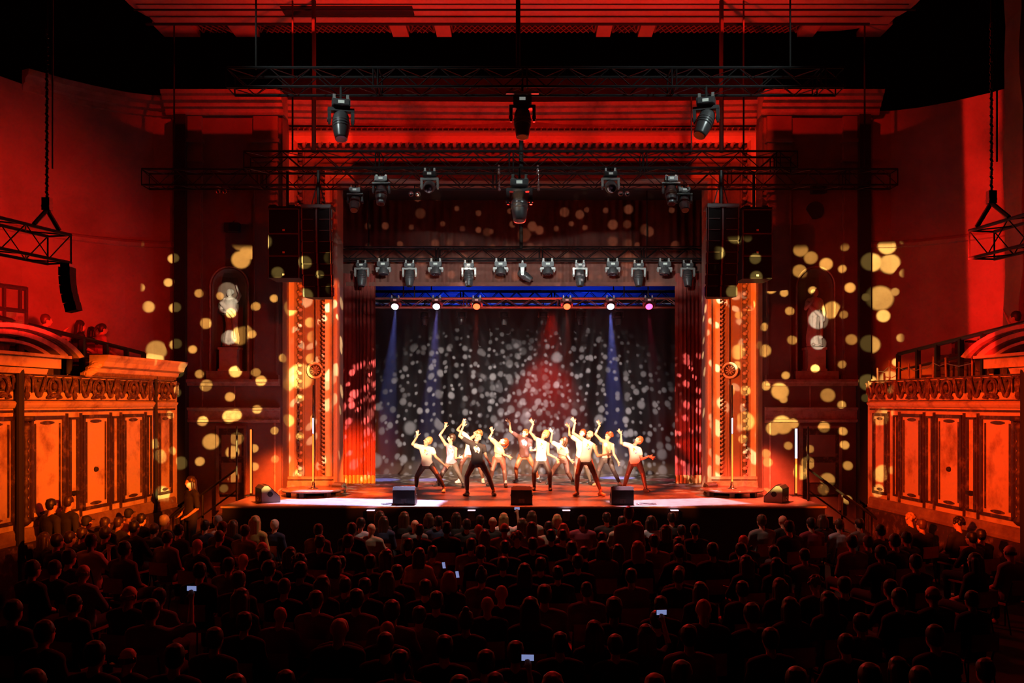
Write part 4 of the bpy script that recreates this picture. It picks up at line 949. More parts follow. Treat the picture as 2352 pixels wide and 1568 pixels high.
def wedge(px, w, Y, lab, rot, lb, hs=1):
    c0 = P(px, 0, Y); t = thing('stage_monitor', lb, 'speaker', (c0.x, Y, ZS), rot)
    # local: back towards -y (audience), sloping grille towards +y
    prof = [(-.20, 0), (-.20, .33), (-.13, .40), (-.05, .40), (.24, .12), (.24, 0)]
    g = MB(); g.loft([[V((-w/2+.0, y, z)) for y, z in prof], [V((w/2, y, z)) for y, z in prof]]); g.obj('cabinet', mat('black monitor paint', (.02, .02, .022), .32), t)
    g = MB(); g.add([(-w/2+.03, -.04, .402), (w/2-.03, -.04, .402), (w/2-.03, .235, .14), (-w/2+.03, .235, .14)], [(0, 1, 2, 3)])
    g.loft([[V((-w/2+.03, -.04, .402)), V((w/2-.03, -.04, .402)), V((w/2-.03, .235, .135)), V((-w/2+.03, .235, .135))], [V((-w/2+.03, -.035, .41)), V((w/2-.03, -.035, .41)), V((w/2-.03, .242, .143)), V((-w/2+.03, .242, .143))]]); g.obj('grille', M_spk, t)
    for s in (-1, 1):
        g = MB(); g.loft([[V((s*(w/2+.004), y*.97, z*.97+.005)) for y, z in prof], [V((s*(w/2+.012), y*.97, z*.97+.005)) for y, z in prof]]); g.obj('side_panel', M_lgrey if rot == 0 else mat('grey side panel', (.30, .29, .28), .5), t)
        g = MB(); g.lathe([(0, 0), (.062, 0), (.062, .006), (0, .006)], (s*(w/2+.012), -.0, .2), 18, Matrix.Rotation(s*PI/2, 3, 'Y')); g.box((s*(w/2+.02), 0, .2), (.012, .13, .022)); g.obj('handle', M_black, t)
    g = MB(); g.box((0, -.203, .09), (.13, .012, .09)); g.obj('socket_plate', M_spkedge, t)
    g = MB(); g.tube([(0, -.215, .1), (.03, -.25, .03), (.09, -.26, .012), (.2, -.24, .012)], .008, 5); g.obj('plug_cable', M_lgrey, t); return t
wedge(930, .48, 20.35, '', 0, 'black wedge monitor at the stage front, left of three')
wedge(1198, .46, 20.35, '', 0, 'black wedge monitor at the stage front, middle of three')
wedge(1428, .48, 20.35, '', 0, 'black wedge monitor at the stage front, right of three')
wedge(613, .5, 20.75, '', math.radians(-58), 'turned wedge monitor with orange lit side at the left stage corner')
wedge(1785, .5, 20.75, '', math.radians(58), 'turned wedge monitor with red lit side at the right stage corner')
for px, nm, r in ((779, 'left', -.5), (1631, 'right', .6)):
    t = thing('floor_wash_light', 'small dark floor lamp at the foot of the %s arch column' % nm, 'stage light', (P(px, 0, 22.75).x, 22.75, ZS), r)
    g = MB(); g.box((0, 0, .17), (.34, .16, .16), Matrix.Rotation(.5, 3, 'X')); g.obj('housing', M_lgrey, t)
    g = MB(); g.box((0, -.085, .2), (.28, .01, .11), Matrix.Rotation(.5, 3, 'X')); g.obj('lens', mat('bluish lens', (.2, .26, .5), .2), t)
    g = MB()
    for s in (-1, 1): g.box((s*.185, .0, .1), (.02, .06, .2))
    g.box((0, 0, .01), (.39, .12, .02)); g.obj('yoke', M_blackg, t)
# loose cables on the lip
for px, nm in ((895, 'left'), (1487, 'right')):
    rd = random.Random(px); g = MB(); c0 = P(px, 1158, 20.1); pts = []
    for k in range(40):
        a = k*.8; pts.append(V((c0.x+.16*math.cos(a)+rd.uniform(-.08, .08), 20.2+.10*math.sin(a)+rd.uniform(-.04, .04), ZS+.008+.004*(k % 5))))
    g.tube(pts, .006, 5); tag(g.obj('coiled_cable', M_lgrey), 'thin tangled cable on the stage lip beside the %s monitor' % nm, 'cable')
g = MB(); g.tube([P(790, 1121, 23)+V((0, 0, 0)), (P(815, 1116, 23.6).x, 24.0, ZS+.01), (P(830, 1112, 24).x, 24.6, ZS+.01)], .012, 5)
for px, nm in ((851, 'first'), (1083, 'second'), (1301, 'third'), (1550, 'fourth')):
    t = thing('stage_front_light', 'small box lamp on the stage front, %s from the left' % nm, 'stage light', (P(px, 0, 19.75).x, 19.74, .98), group='small lamps on the stage front')
    g = MB(); g.box((0, .05, .02), (.15, .1, .22)); g.obj('housing', M_lgrey, t)
    g = MB(); g.box((0, .05, .14), (.17, .1, .018)); g.obj('top_strip', mat('pale lit strip', (1, .8, .9), .4, emit=1.2, ecol=(1, .7, .85)), t)
# stairs with handrails at both sides, and doors
for sg, nm in ((-1, 'left'), (1, 'right')):
    g = MB(); n = 6
    t = thing('stage_steps', 'black steps up to the stage on the %s' % nm, 'stairs', (sg*6.75, 21.4, 0))
    for k in range(n):
        x1 = sg*(.0+.27*(k+1)); x0 = sg*.27*k; g.bbox((min(x0, x1), -.45, 0), (max(x0, x1), .45, 1.2-.19*(k+1)+.01))
    g.obj('treads', M_black, t)
    x0 = 0; zt = 1.2
    pts = [(sg*-.05, -.47), (sg*.75, -.47), (sg*1.35, -.47)]; tops = [(sg*-.05, .2+1.75), (sg*.75, 1.35), (sg*1.42, .88)]
    g = MB(); g.cyl((tops[0][0], -.47, tops[0][1]), (tops[2][0]+sg*.25, -.47, tops[2][1]-.18), .028, 8); g.obj('handrail', M_blackg, t)
    g = MB(); g.cyl((tops[0][0], -.47, tops[0][1]-.5), (tops[2][0], -.47, tops[2][1]-.5), .02, 8); g.obj('lower_rail', M_blackg, t)
    for (x, y), (xx, zz) in zip(pts, tops):
        g = MB(); g.cyl((x, y, .3), (x, y, zz+(1.0 if x == pts[0][0] else 0)), .025, 8); g.obj('post', M_blackg, t)
    # door
    a, b = (P(505, 0, YB).x, P(562, 0, YB).x) if sg < 0 else (P(1842, 0, YB).x, P(1925, 0, YB).x)
    zt = 2.86
    g = MB(); g.bbox((a, YB-.05, ZS), (b, YB-.01, zt)); o = g.obj('door_%d' % (1 if sg < 0 else 2), M_mould); tag(o, 'dark panelled side door at the %s stage steps' % nm, 'door', kind='structure')
    g = MB(); g.bbox((a-.07, YB-.09, ZS-.4), (a, YB, zt+.07)); g.bbox((b, YB-.09, ZS-.4), (b+.07, YB, zt+.07)); g.bbox((a, YB-.09, zt), (b, YB, zt+.07)); q = g.obj('door_frame', M_plasterdark, o)
    g = MB(); w = b-a; g.bbox((a+.1*w, YB-.07, 1.5), (b-.1*w, YB-.05, 2.0)); g.bbox((a+.1*w, YB-.07, 2.15), (b-.1*w, YB-.05, 2.7)); g.obj('door_panels', M_bay, o)
# ------------------------------------------------------------------ people
def skin(name, c): return mat(name, c, .5, spec=.4)
SK = [skin('fair skin', (.72, .42, .29)), skin('tan skin', (.55, .30, .19)), skin('brown skin', (.30, .15, .09))]
def hand(mb, wr, tip, side, spread=.35, curl=.15, s=1.0):
    """palm with four unequal fingers and a thumb; wr wrist, tip middle fingertip, side towards the thumb"""
    wr = V(wr); d = (V(tip)-wr).normalized(); sd = V(side); sd = (sd-d*sd.dot(d)).normalized(); nn = d.cross(sd)
    L = .18*s
    pc = wr+d*L*.26
    R = Matrix((sd, d, nn)).transposed()
    mb.ell(pc, (.041*s, .052*s, .019*s), R, 10, 7); mb.cap(wr-d*.02, pc, .023*s, .026*s, 8)
    for k, (o, l) in enumerate(((.031, .40), (.011, .45), (-.010, .42), (-.030, .33))):
        a = (o/.03)*spread*.45
        b0 = wr+d*L*.46+sd*o*s; dd = (d*math.cos(a)+sd*math.sin(a)).normalized()
        m1 = b0+dd*L*l*.5+nn*curl*.01; m2 = m1+(dd+nn*curl*(1+.2*k)).normalized()*L*l*.55
        mb.cap(b0-dd*.02, m1, .0105*s, .0095*s, 6); mb.cap(m1, m2, .0095*s, .0078*s, 6)
    t0 = wr+d*L*.14+sd*.028*s; dd = (d*.6+sd*.8).normalized(); t1 = t0+dd*L*.24; t2 = t1+(d*.8+sd*.55+nn*.2).normalized()*L*.18
    mb.cap(t0, t1, .0135*s, .011*s, 6); mb.cap(t1, t2, .011*s, .009*s, 6)
def headparts(mb, c, up, fwd, s=1.0):
    up = V(up).normalized(); fwd = V(fwd); fwd = (fwd-up*fwd.dot(up)).normalized(); rt = fwd.cross(up).normalized()
    R = Matrix((rt, fwd, up)).transposed(); c = V(c)
    def q(x, y, z): return c+(rt*x+fwd*y+up*z)*s
    mb.ell(q(0, -.012, .025), (.076*s, .094*s, .088*s), R, 14, 10)
    mb.ell(q(0, .018, -.035), (.060*s, .070*s, .072*s), R, 12, 8); mb.ell(q(0, .052, -.088), (.030*s, .028*s, .024*s), R, 8, 6)
    mb.cap(q(0, .088, .012), q(0, .106, -.022), .009*s, .015*s, 6)
    mb.ell(q(0, .078, .032), (.05*s, .018*s, .012*s), R, 8, 6); mb.ell(q(0, .078, -.055), (.026*s, .016*s, .010*s), R, 8, 6)
    for k in (-1, 1): mb.ell(q(k*.078, -.006, -.004), (.012*s, .022*s, .032*s), R, 8, 6)
    return R, q
def hair_mesh(kind, c, R, s=1.0, seed=0):
    """hair around a head centre c with axes R (right, forward, up)"""
    rd = random.Random(seed); mb = MB(); c = V(c)
    def q(x, y, z): return c+R @ V((x*s, y*s, z*s))
    if kind in ('short', 'crop', 'cap', 'long', 'bob', 'ponytail', 'bun', 'fringe'):
        k = 1.0 if kind in ('crop',) else 1.07
        mb.ell(q(0, -.024, .040), (.082*s*k, .094*s*k, .096*s*k), R, 16, 12); mb.ell(q(0, -.045, .0), (.076*s*k, .066*s*k, .075*s*k), R, 12, 8)
        for j in range(8 if kind != 'crop' else 0):
            a = rd.uniform(0, 2*PI); mb.ell(q(.05*math.cos(a), -.022+.06*math.sin(a), .102+rd.uniform(-.01, .006)), (.026*s, .026*s, .022*s), R, 8, 6)
    if kind == 'long':
        for x in (-.05, 0, .05): mb.cap(q(x, -.07, .03), q(x*1.25, -.10, -.24), .055*s, .045*s, 8)
        for x in (-1, 1): mb.cap(q(x*.075, -.01, .01), q(x*.085, -.03, -.2), .028*s, .025*s, 7)
    if kind == 'bob':
        for x in (-.055, 0, .055): mb.cap(q(x, -.06, .02), q(x*1.2, -.065, -.10), .052*s, .048*s, 8)
        for x in (-1, 1): mb.cap(q(x*.078, .0, .02), q(x*.085, .0, -.09), .028*s, .03*s, 7)
    if kind == 'ponytail':
        mb.ell(q(0, -.12, .07), .035*s, nu=8, nv=6); mb.cap(q(0, -.13, .06), q(.02, -.19, -.02), .036*s, .03*s, 8); mb.cap(q(.02, -.19, -.02), q(.03, -.17, -.17), .03*s, .012*s, 8)
    if kind == 'bun': mb.ell(q(0, -.05, .15), (.042*s, .042*s, .036*s), R, 10, 8)
    if kind == 'curly':
        for j in range(46):
            t = math.acos(1-1.25*rd.random()); a = rd.uniform(0, 2*PI); r = .098
            mb.ell(q(r*math.sin(t)*math.cos(a), -.022+r*math.sin(t)*math.sin(a)*(1 if math.sin(a) < 0 else .72), .03+r*math.cos(t)), .032*s, nu=6, nv=5)
    if kind == 'cap':
        mb.ell(q(0, -.015, .06), (.088*s, .10*s, .068*s), R, 14, 8); mb.ell(q(0, .11, .045), (.07*s, .06*s, .010*s), R, 12, 6)
    if kind == 'ring':                                              # thin hair round a bald crown
        for j in range(9):
            a = PI+PI*j/8; mb.ell(q(.078*math.cos(a), -.01+.088*math.sin(a), -.005), (.022*s, .022*s, .035*s), R, 6, 5)
    return mb
HM = {}
def hmat(c):
    pal = {'black': (.012, .010, .010), 'dark brown': (.035, .018, .010), 'brown': (.09, .045, .022), 'blond': (.52, .33, .14), 'ginger': (.40, .12, .03), 'grey': (.34, .33, .33), 'white': (.7, .68, .66), 'red': (.36, .07, .02)}
    return mat(c+' hair', pal[c], .45, spec=.6)
def patch(bm_mesh, c, n, u, v, w, h, k=8):
    """print lying on cloth: ray-cast grid patch"""
    bvh = BVHTree.FromPolygons([tuple(x.co) for x in bm_mesh.vertices], [tuple(p.vertices) for p in bm_mesh.polygons])
    return bvh

# ---- dancers -------------------------------------------------------
def A_(x, y): return (930+x/7.467, 940+y/7.467)
def B_(x, y): return (1215+x/7.467, 940+y/7.467)
def dancer(label, fr, J, Yd, top, topcol, hair, hcol, sk, legcol, shoecol, face, socks=None, beard=None, Sk=1.0, prnt=None, legs_bare=False):
    """J: joints in the picture frame; every joint is turned into a point at the dancer's own distance"""
    g = {}
    def pt(k, dy=0.0):
        x, y = J[k][:2]; X, Y = fr(x, y); ex = J[k][2] if len(J[k]) > 2 else 0
        return P(X, Y, Yd+dy+ex)
    def footpt(k):
        x, y = J[k][:2]; X, Yp = fr(x, y); Yf = F*(CZ-ZS)/(Yp-HY); return V(((X-CX)*Yf/F, Yf, ZS))
    f1, f2 = footpt('f1'), footpt('f2')
    sh1, sh2 = pt('s1'), pt('s2'); hp1, hp2 = pt('h1'), pt('h2'); nk = pt('n'); hd = pt('hd')
    def mid(a, b): return (a+b)/2
    a1 = pt('a1'); a1.y = f1.y; a2 = pt('a2'); a2.y = f2.y
    # scale to the foot distance
    def fix(k, f):
        x, y = J[k][:2]; X, Yp = fr(x, y); q = P(X, Yp, f.y); q.z = max(q.z, ZS+.09); return q
    a1 = fix('a1', f1); a2 = fix('a2', f2)
    k1 = pt('k1', -.16); k2 = pt('k2', -.16)
    k1.y = (hp1.y+a1.y)/2-.14; k2.y = (hp2.y+a2.y)/2-.14
    def rep(k, Y): X, Yp = fr(*J[k][:2]); return P(X, Yp, Y)
    k1 = rep('k1', k1.y); k2 = rep('k2', k2.y)
    e1 = pt('e1', -.05); w1 = pt('w1', -.02); t1 = pt('t1', 0); e2 = pt('e2', -.12); w2 = pt('w2', -.2); t2 = pt('t2', -.22)
    pc = mid(hp1, hp2); sc = mid(sh1, sh2); ch = sc*.72+pc*.28; ws = sc*.38+pc*.62
    sdS = (sh2-sh1).normalized(); sdH = (hp2-hp1).normalized(); spine = (sc-pc).normalized()
    fw = V((0, -1, 0))
    shw = (sh2-sh1).length/2; hpw = max((hp2-hp1).length/2, .09)
    def rg(c, sd, a, b, n=18):
        f = sd.cross(spine).normalized(); 
        if f.y > 0: f = -f
        return [c+sd*a*math.copysign(abs(math.cos(t))**.85, math.cos(t))+f*b*math.copysign(abs(math.sin(t))**.85, math.sin(t)) for t in [2*PI*i/n for i in range(n)]]
    cw = min(max(shw*.80, .125), .165); hw = min(max(hpw*1.25, .135), .165); ww = min(cw, hw)*.86
    def torso(mb, o, lo=0.0, hem=False):
        pb = pc-spine*(.10 if not hem else lo)
        rings = [rg(pb, sdH, (hw*.8 if not hem else hw*1.12)+o, (.09 if not hem else .122)+o), rg(pc, sdH, hw*(1 if not hem else 1.08)+o, .105+o*(1 if not hem else 1.5)), rg(ws, (sdH+sdS).normalized(), ww+o, .088+o), rg(ch, sdS, cw+o, .108+o), rg(sc-spine*.03, sdS, cw*1.02+o, .09+o), rg(sc+spine*.045, sdS, cw*.55+o*.5, .055+o*.5)]
        mb.loft(rings)
    b = MB(); torso(b, 0)
    for s_ in (sh1, sh2): b.ell(s_, .057, nu=10, nv=8); b.cap(sc+(s_-sc)*.35, s_, .062, .052, 8)
    nt = sc+spine*.03; b.cap(nt, hd-(hd-nt)*.35, .052, .046, 10)
    for (s_, e, w, t) in ((sh1, e1, w1, t1), (sh2, e2, w2, t2)):
        b.cap(s_, e, .049, .036, 10); m_ = e*.6+w*.4; b.cap(e, m_, .037, .035, 10); b.cap(m_, w, .034, .022, 10)
    for (h, k, a) in ((hp1, k1, a1), (hp2, k2, a2)):
        b.cap(h, k, .083, .054, 12); m_ = k*.62+a*.38; b.cap(k, m_, .053, .052, 12); b.cap(m_, a, .052, .033, 12); b.ell(h+V((0, .05, .0)), .09, nu=10, nv=8)
    up = (hd-nt).normalized(); up = (up*.5+V(face[1])*.5).normalized()
    R, q = headparts(b, hd, up, face[0], 1.04)
    hand(b, w1, t1, face[2] if len(face) > 2 else (1, 0, 0), .5, -.3); hand(b, w2, t2, (0, -.3, 1), .8, .2)
    for (a, f, k) in ((a1, f1, 1), (a2, f2, -1)):
        d = V((f.x-a.x, min(f.y-a.y, 0)-.10, 0)); d = d.normalized() if d.length > .02 else V((0, -1, 0))
        b.cap(V((a.x, a.y+.02, ZS+.045))-d*.03, V((a.x, a.y, ZS+.03))+d*.15, .036, .026, 8); b.cap(a, V((a.x, a.y, ZS+.05)), .034, .036, 8)
    body = link('person', remesh(b, .0105, 2, 'dancer body', sk)); tag(body, label, 'person', 'dancers on the stage')
    # clothing
    if top != 'none':
        m = MB(); lo = .06 if top != 'crop' else -.10
        if top == 'crop':
            rings = [rg(ws*1.0-spine*.0, (sdH+sdS).normalized(), ww+.03, .11), rg(ch, sdS, cw+.03, .135), rg(sc-spine*.03, sdS, cw*1.02+.022, .112), rg(sc+spine*.04, sdS, cw*.6+.012, .07)]; m.loft(rings)
        else: torso(m, .020, .02, True)
        if top in ('tee', 'crop'):
            for (s_, e) in ((sh1, e1), (sh2, e2)): m.cap(sc+(s_-sc)*.3, s_, .075, .070, 10); m.cap(s_, s_*.52+e*.48, .071, .064, 10)
        else:
            for s_ in (sh1, sh2): m.cap(sc+(s_-sc)*.15, sc+(s_-sc)*.72, .064, .058, 8)
        sm = remesh(m, .012, 2, 'shirt', topcol); shirt = link({'tee': 't_shirt', 'crop': 'cropped_t_shirt', 'vest': 'vest_top'}[top], sm, body)
        if prnt:
            bvh = BVHTree.FromPolygons([tuple(x.co) for x in sm.vertices], [tuple(p_.vertices) for p_ in sm.polygons]); cc = ch*.85+sc*.15+V((.02, 0, 0))
            for (dx, dz, r, pm, sg_) in prnt:
                gm = MB(); n = 12; ok = True; vs = []
                ctr = None
                for i in range(n+1):
                    rr = 0 if i == n else r*(1+.22*math.sin(i*2.6+sg_)); a = 2*PI*i/n
                    o_ = cc+sdS*(dx+rr*math.cos(a))+spine*(dz+rr*math.sin(a)); h_ = bvh.ray_cast(V((o_.x, o_.y-1, o_.z)), V((0, 1, 0)))
                    if h_[0] is None: ok = False; break
                    vs.append(h_[0]+V((0, -.004-.001*sg_, 0)))
                if ok:
                    gm.add(vs, [(n, (i+1) % n, i) for i in range(n)]); gm.obj('chest_print', pm, shirt)
    m = MB(); o = .009
    m.loft([rg(pc-spine*.10, sdH, hw*.8+o, .09+o), rg(pc, sdH, hw+o+.004, .105+o), rg(pc+spine*.055, sdH, hw*.97+o, .10+o)])
    for (h, k, a) in ((hp1, k1, a1), (hp2, k2, a2)):
        m.cap(h, k, .083+o, .054+o, 12); m.ell(h+V((0, .05, 0)), .09+o, nu=10, nv=8)
        mm = k*.62+a*.38; m.cap(k, mm, .053+o, .052+o, 12); m.cap(mm, mm*.12+a*.88, .052+o, .035+o, 12)
    link('leggings', remesh(m, .012, 2, 'leggings', legcol), body)
    for (a, f) in ((a1, f1), (a2, f2)):
        d = V((f.x-a.x, min(f.y-a.y, 0)-.10, 0)); d = d.normalized() if d.length > .02 else V((0, -1, 0)); sdd = V((-d.y, d.x, 0)); z = V((0, 0, 1))
        R_ = Matrix((sdd, d, z)).transposed(); m = MB(); c0 = V((a.x, a.y, ZS))
        m.cap(c0-d*.045+z*.05, c0+d*.11+z*.047, .046, .044, 10); m.ell(c0+d*.15+z*.04, (.046, .065, .035), R_, 10, 7); m.cap(c0+z*.06, c0+z*.105, .047, .045, 10)
        m.ell(c0+d*.05+z*.018, (.052, .15, .018), R_, 14, 6)
        link('shoe', remesh(m, .010, 1, 'shoe', shoecol), body)
        if socks: m = MB(); m.cap(c0+z*.09, V((a.x, a.y, ZS+.17)), .042, .043, 10); m.obj('sock', socks, body, True)
    if hair: link('hair', remesh(hair_mesh(hair, hd, R, 1.04, int(Yd*10)), .012, 1, 'hair', hmat(hcol)), body)
    if beard:
        m = MB(); m.ell(q(0, .035, -.078), (.055, .058, .045), R, 10, 8); m.ell(q(0, .078, -.045), (.03, .016, .012), R, 8, 6); m.obj('beard', hmat(beard), body, True)
    for k in (-1, 1):
        m = MB(); m.ell(q(k*.030, .082, .014), (.013, .008, .007), R, 8, 6); m.obj('eye', M_black, body, True)
    m = MB(); m.ell(q(0, .094, -.055), (.024, .006, .006), R, 8, 5); m.obj('mouth', mat('lips', (.4, .1, .08), .4), body, True)
    return body
WH = mat('white cotton', (.80, .78, .76), .85); BK = mat('black cotton', (.03, .026, .03), .85); PK = mat('pink cotton', (.72, .25, .36), .85); PE = mat('peach cotton', (.78, .52, .38), .85); DR = mat('dark brown cotton', (.10, .04, .035), .85)
LG = mat('black tights', (.055, .045, .05), .5); LG2 = mat('sheer brown tights', (.16, .08, .06), .5); GR = mat('charcoal tights', (.10, .095, .09), .55); OG = mat('rust trousers', (.30, .10, .04), .7)
SW = mat('white shoe', (.8, .76, .72), .5); SB = mat('black shoe', (.03, .03, .035), .4); ST = mat('tan shoe', (.55, .36, .24), .5)
pw = mat('white print', (.85, .85, .85), .6); po = mat('orange print', (.85, .35, .08), .6); pb = mat('blue print', (.15, .4, .75), .6); pg = mat('green print', (.2, .6, .45), .6); pp_ = mat('purple print', (.3, .15, .4), .6)
LOGO_D = [(0, 0, .085, pw, 0), (-.03, .055, .02, po, 1), (.045, .05, .028, pb, 1), (-.05, -.01, .014, po, 1), (.03, -.03, .012, pb, 1), (0, -.055, .016, po, 1)]
LOGO_L = [(-.02, .05, .03, po, 1), (.03, .035, .02, pg, 1), (-.04, .0, .018, po, 1), (.035, -.02, .022, pb, 1), (.01, -.05, .018, pp_, 1), (-.035, -.04, .012, pg, 1)]
fUL = ((-.75, -.35, .45), (.35, -.1, .9), (1, -.2, 0))
dancer('man in white t-shirt, head thrown back, leftmost of the dancers', A_, dict(hd=(395, 545), n=(400, 620), s1=(235, 640), s2=(470, 690), e1=(130, 598), w1=(212, 462), t1=(215, 372), e2=(530, 815), w2=(672, 945), t2=(735, 985), h1=(325, 955), h2=(450, 955), k1=(205, 1150), k2=(555, 1120), a1=(195, 1335), a2=(668, 1330), f1=(150, 1385), f2=(668, 1425)), 23.4, 'tee', WH, 'crop', 'blond', SK[0], LG, SW, fUL, prnt=LOGO_L)
dancer('man in pink vest with dark hair, looking sideways, behind the leftmost dancer', A_, dict(hd=(795, 500), n=(780, 580), s1=(700, 600), s2=(870, 680), e1=(600, 440), w1=(690, 312), t1=(705, 238), e2=(872, 840), w2=(915, 830), t2=(1000, 812), h1=(755, 920), h2=(845, 920), k1=(650, 1085), k2=(920, 1090), a1=(560, 1265), a2=(1002, 1270), f1=(520, 1315), f2=(1005, 1330)), 24.7, 'vest', PK, 'short', 'dark brown', SK[0], GR, SB, ((-.95, -.3, .25), (.1, -.05, 1), (1, -.2, 0)), prnt=LOGO_D[:3])
dancer('person in white shirt with ginger curls, mostly behind the man in black t-shirt', A_, dict(hd=(1240, 420), n=(1190, 500), s1=(1040, 440), s2=(1180, 620), e1=(900, 350), w1=(988, 238), t1=(1030, 155), e2=(1250, 740), w2=(1290, 830), t2=(1310, 890), h1=(1060, 760), h2=(1160, 770), k1=(960, 950), k2=(1290, 1010), a1=(930, 1190), a2=(1340, 1180), f1=(900, 1262), f2=(1350, 1262)), 25.7, 'tee', WH, 'curly', 'ginger', SK[0], LG2, SW, fUL, socks=WH)
dancer('man in black t-shirt with white heart print, bearded, front dancer left of centre', A_, dict(hd=(1250, 490), n=(1225, 575), s1=(1090, 560), s2=(1350, 650), e1=(935, 455), w1=(1000, 295), t1=(1020, 200), e2=(1385, 800), w2=(1440, 905), t2=(1480, 1000), h1=(1170, 930), h2=(1310, 920), k1=(1062, 1150), k2=(1430, 1140), a1=(1068, 1395), a2=(1520, 1385), f1=(1040, 1480), f2=(1540, 1480)), 22.3, 'tee', BK, None, 'brown', SK[0], LG, SB, ((-.2, -.75, .6), (.2, .45, .85), (1, -.2, 0)), beard='grey', socks=ST, prnt=LOGO_D)
dancer('woman in peach cropped top with long red hair bending sideways', A_, dict(hd=(1690, 560), n=(1640, 610), s1=(1530, 550), s2=(1650, 680), e1=(1448, 490), w1=(1500, 392), t1=(1472, 300), e2=(1700, 780), w2=(1755, 795), t2=(1835, 845), h1=(1555, 850), h2=(1670, 850), k1=(1500, 1040), k2=(1705, 1060), a1=(1460, 1240), a2=(1725, 1270), f1=(1430, 1310), f2=(1735, 1335)), 24.7, 'crop', PE, 'ponytail', 'red', SK[0], LG2, SB, ((-.8, -.4, .35), (.7, 0, .7), (1, -.2, 0)), socks=WH)
dancer('man in dark t-shirt with white print and rust trousers, centre back', A_, dict(hd=(2058, 415), n=(2060, 490), s1=(1920, 450), s2=(2150, 540), e1=(1808, 370), w1=(1800, 225), t1=(1742, 172), e2=(2160, 700), w2=(2215, 700), t2=(2260, 690), h1=(1990, 800), h2=(2110, 800), k1=(1910, 1000), k2=(2200, 960), a1=(1912, 1185), a2=(2285, 1170), f1=(1880, 1250), f2=(2310, 1250)), 25.8, 'tee', DR, 'short', 'ginger', SK[0], OG, SB, ((-.35, -.7, .6), (.1, .3, .9), (1, -.2, 0)), socks=WH, prnt=LOGO_D)
dancer('man in white vest with short blond hair, front row centre', B_, dict(hd=(272, 435), n=(270, 540), s1=(110, 500), s2=(320, 600), e1=(20, 392), w1=(72, 245), t1=(12, 152), e2=(330, 770), w2=(470, 835), t2=(515, 935), h1=(150, 870), h2=(270, 870), k1=(85, 1085), k2=(355, 1080), a1=(90, 1345), a2=(362, 1340), f1=(85, 1385), f2=(366, 1390)), 23.5, 'vest', WH, 'short', 'blond', SK[0], LG, SB, ((-.5, -.65, .55), (.3, .2, .9), (1, -.2, 0)), prnt=LOGO_L)
dancer('woman in knotted white cropped top with brown bob, right of centre back', B_, dict(hd=(590, 545), n=(585, 620), s1=(460, 600), s2=(630, 680), e1=(370, 550), w1=(400, 405), t1=(345, 325), e2=(665, 800), w2=(705, 862), t2=(778, 930), h1=(540, 860), h2=(630, 870), k1=(440, 1000), k2=(660, 1070), a1=(330, 1220), a2=(750, 1230), f1=(310, 1280), f2=(770, 1280)), 25.0, 'crop', WH, 'bob', 'brown', SK[0], LG2, SB, ((-.7, -.45, .5), (.3, 0, .9), (1, -.2, 0)), prnt=LOGO_L[:3])
dancer('dancer in white t-shirt hidden behind the man in white tank top', B_, dict(hd=(912, 412), n=(900, 500), s1=(800, 510), s2=(960, 560), e1=(692, 440), w1=(690, 305), t1=(622, 236), e2=(1010, 700), w2=(1080, 660), t2=(1170, 650), h1=(840, 820), h2=(950, 820), k1=(800, 1010), k2=(990, 1000), a1=(800, 1220), a2=(1050, 1210), f1=(800, 1300), f2=(1080, 1290)), 25.3, 'tee', WH, 'crop', 'red', SK[1], GR, SB, ((-.6, -.6, .5), (.2, .1, .9), (1, -.2, 0)))
dancer('bald bearded man in white tank top, foremost dancer right of centre', B_, dict(hd=(1040, 440), n=(1030, 530), s1=(915, 510), s2=(1110, 620), e1=(755, 405), w1=(790, 225), t1=(728, 138), e2=(1180, 800), w2=(1335, 770), t2=(1430, 765), h1=(900, 885), h2=(1030, 885), k1=(830, 1130), k2=(1120, 1110), a1=(822, 1385), a2=(1225, 1380), f1=(785, 1480), f2=(1262, 1480)), 22.3, 'vest', WH, None, 'brown', SK[0], LG2, ST, ((-.45, -.6, .6), (.3, .35, .85), (1, -.2, 0)), beard='brown', socks=ST, prnt=LOGO_L)
dancer('bare chested dancer with red curly ponytail, behind the foremost dancer', B_, dict(hd=(1362, 465), n=(1340, 550), s1=(1240, 530), s2=(1430, 610), e1=(1140, 425), w1=(1212, 272), t1=(1175, 195), e2=(1455, 770), w2=(1525, 885), t2=(1555, 990), h1=(1270, 860), h2=(1380, 860), k1=(1195, 1050), k2=(1450, 1050), a1=(1165, 1250), a2=(1550, 1250), f1=(1120, 1310), f2=(1560, 1310)), 24.9, 'none', None, 'curly', 'red', SK[0], LG, ST, ((-.7, -.5, .5), (.1, .1, .95), (1, -.2, 0)))
dancer('man in white t-shirt with short ginger hair, rightmost of the dancers', B_, dict(hd=(1875, 535), n=(1835, 615), s1=(1690, 610), s2=(1890, 690), e1=(1580, 578), w1=(1580, 422), t1=(1518, 335), e2=(1935, 850), w2=(2060, 802), t2=(2165, 850), h1=(1765, 915), h2=(1880, 905), k1=(1690, 1120), k2=(1950, 1100), a1=(1632, 1350), a2=(2000, 1350), f1=(1600, 1385), f2=(2025, 1415)), 23.4, 'tee', WH, 'short', 'ginger', SK[0], LG, SB, ((-.6, -.5, .6), (.35, .1, .9), (1, -.2, 0)), prnt=LOGO_L)

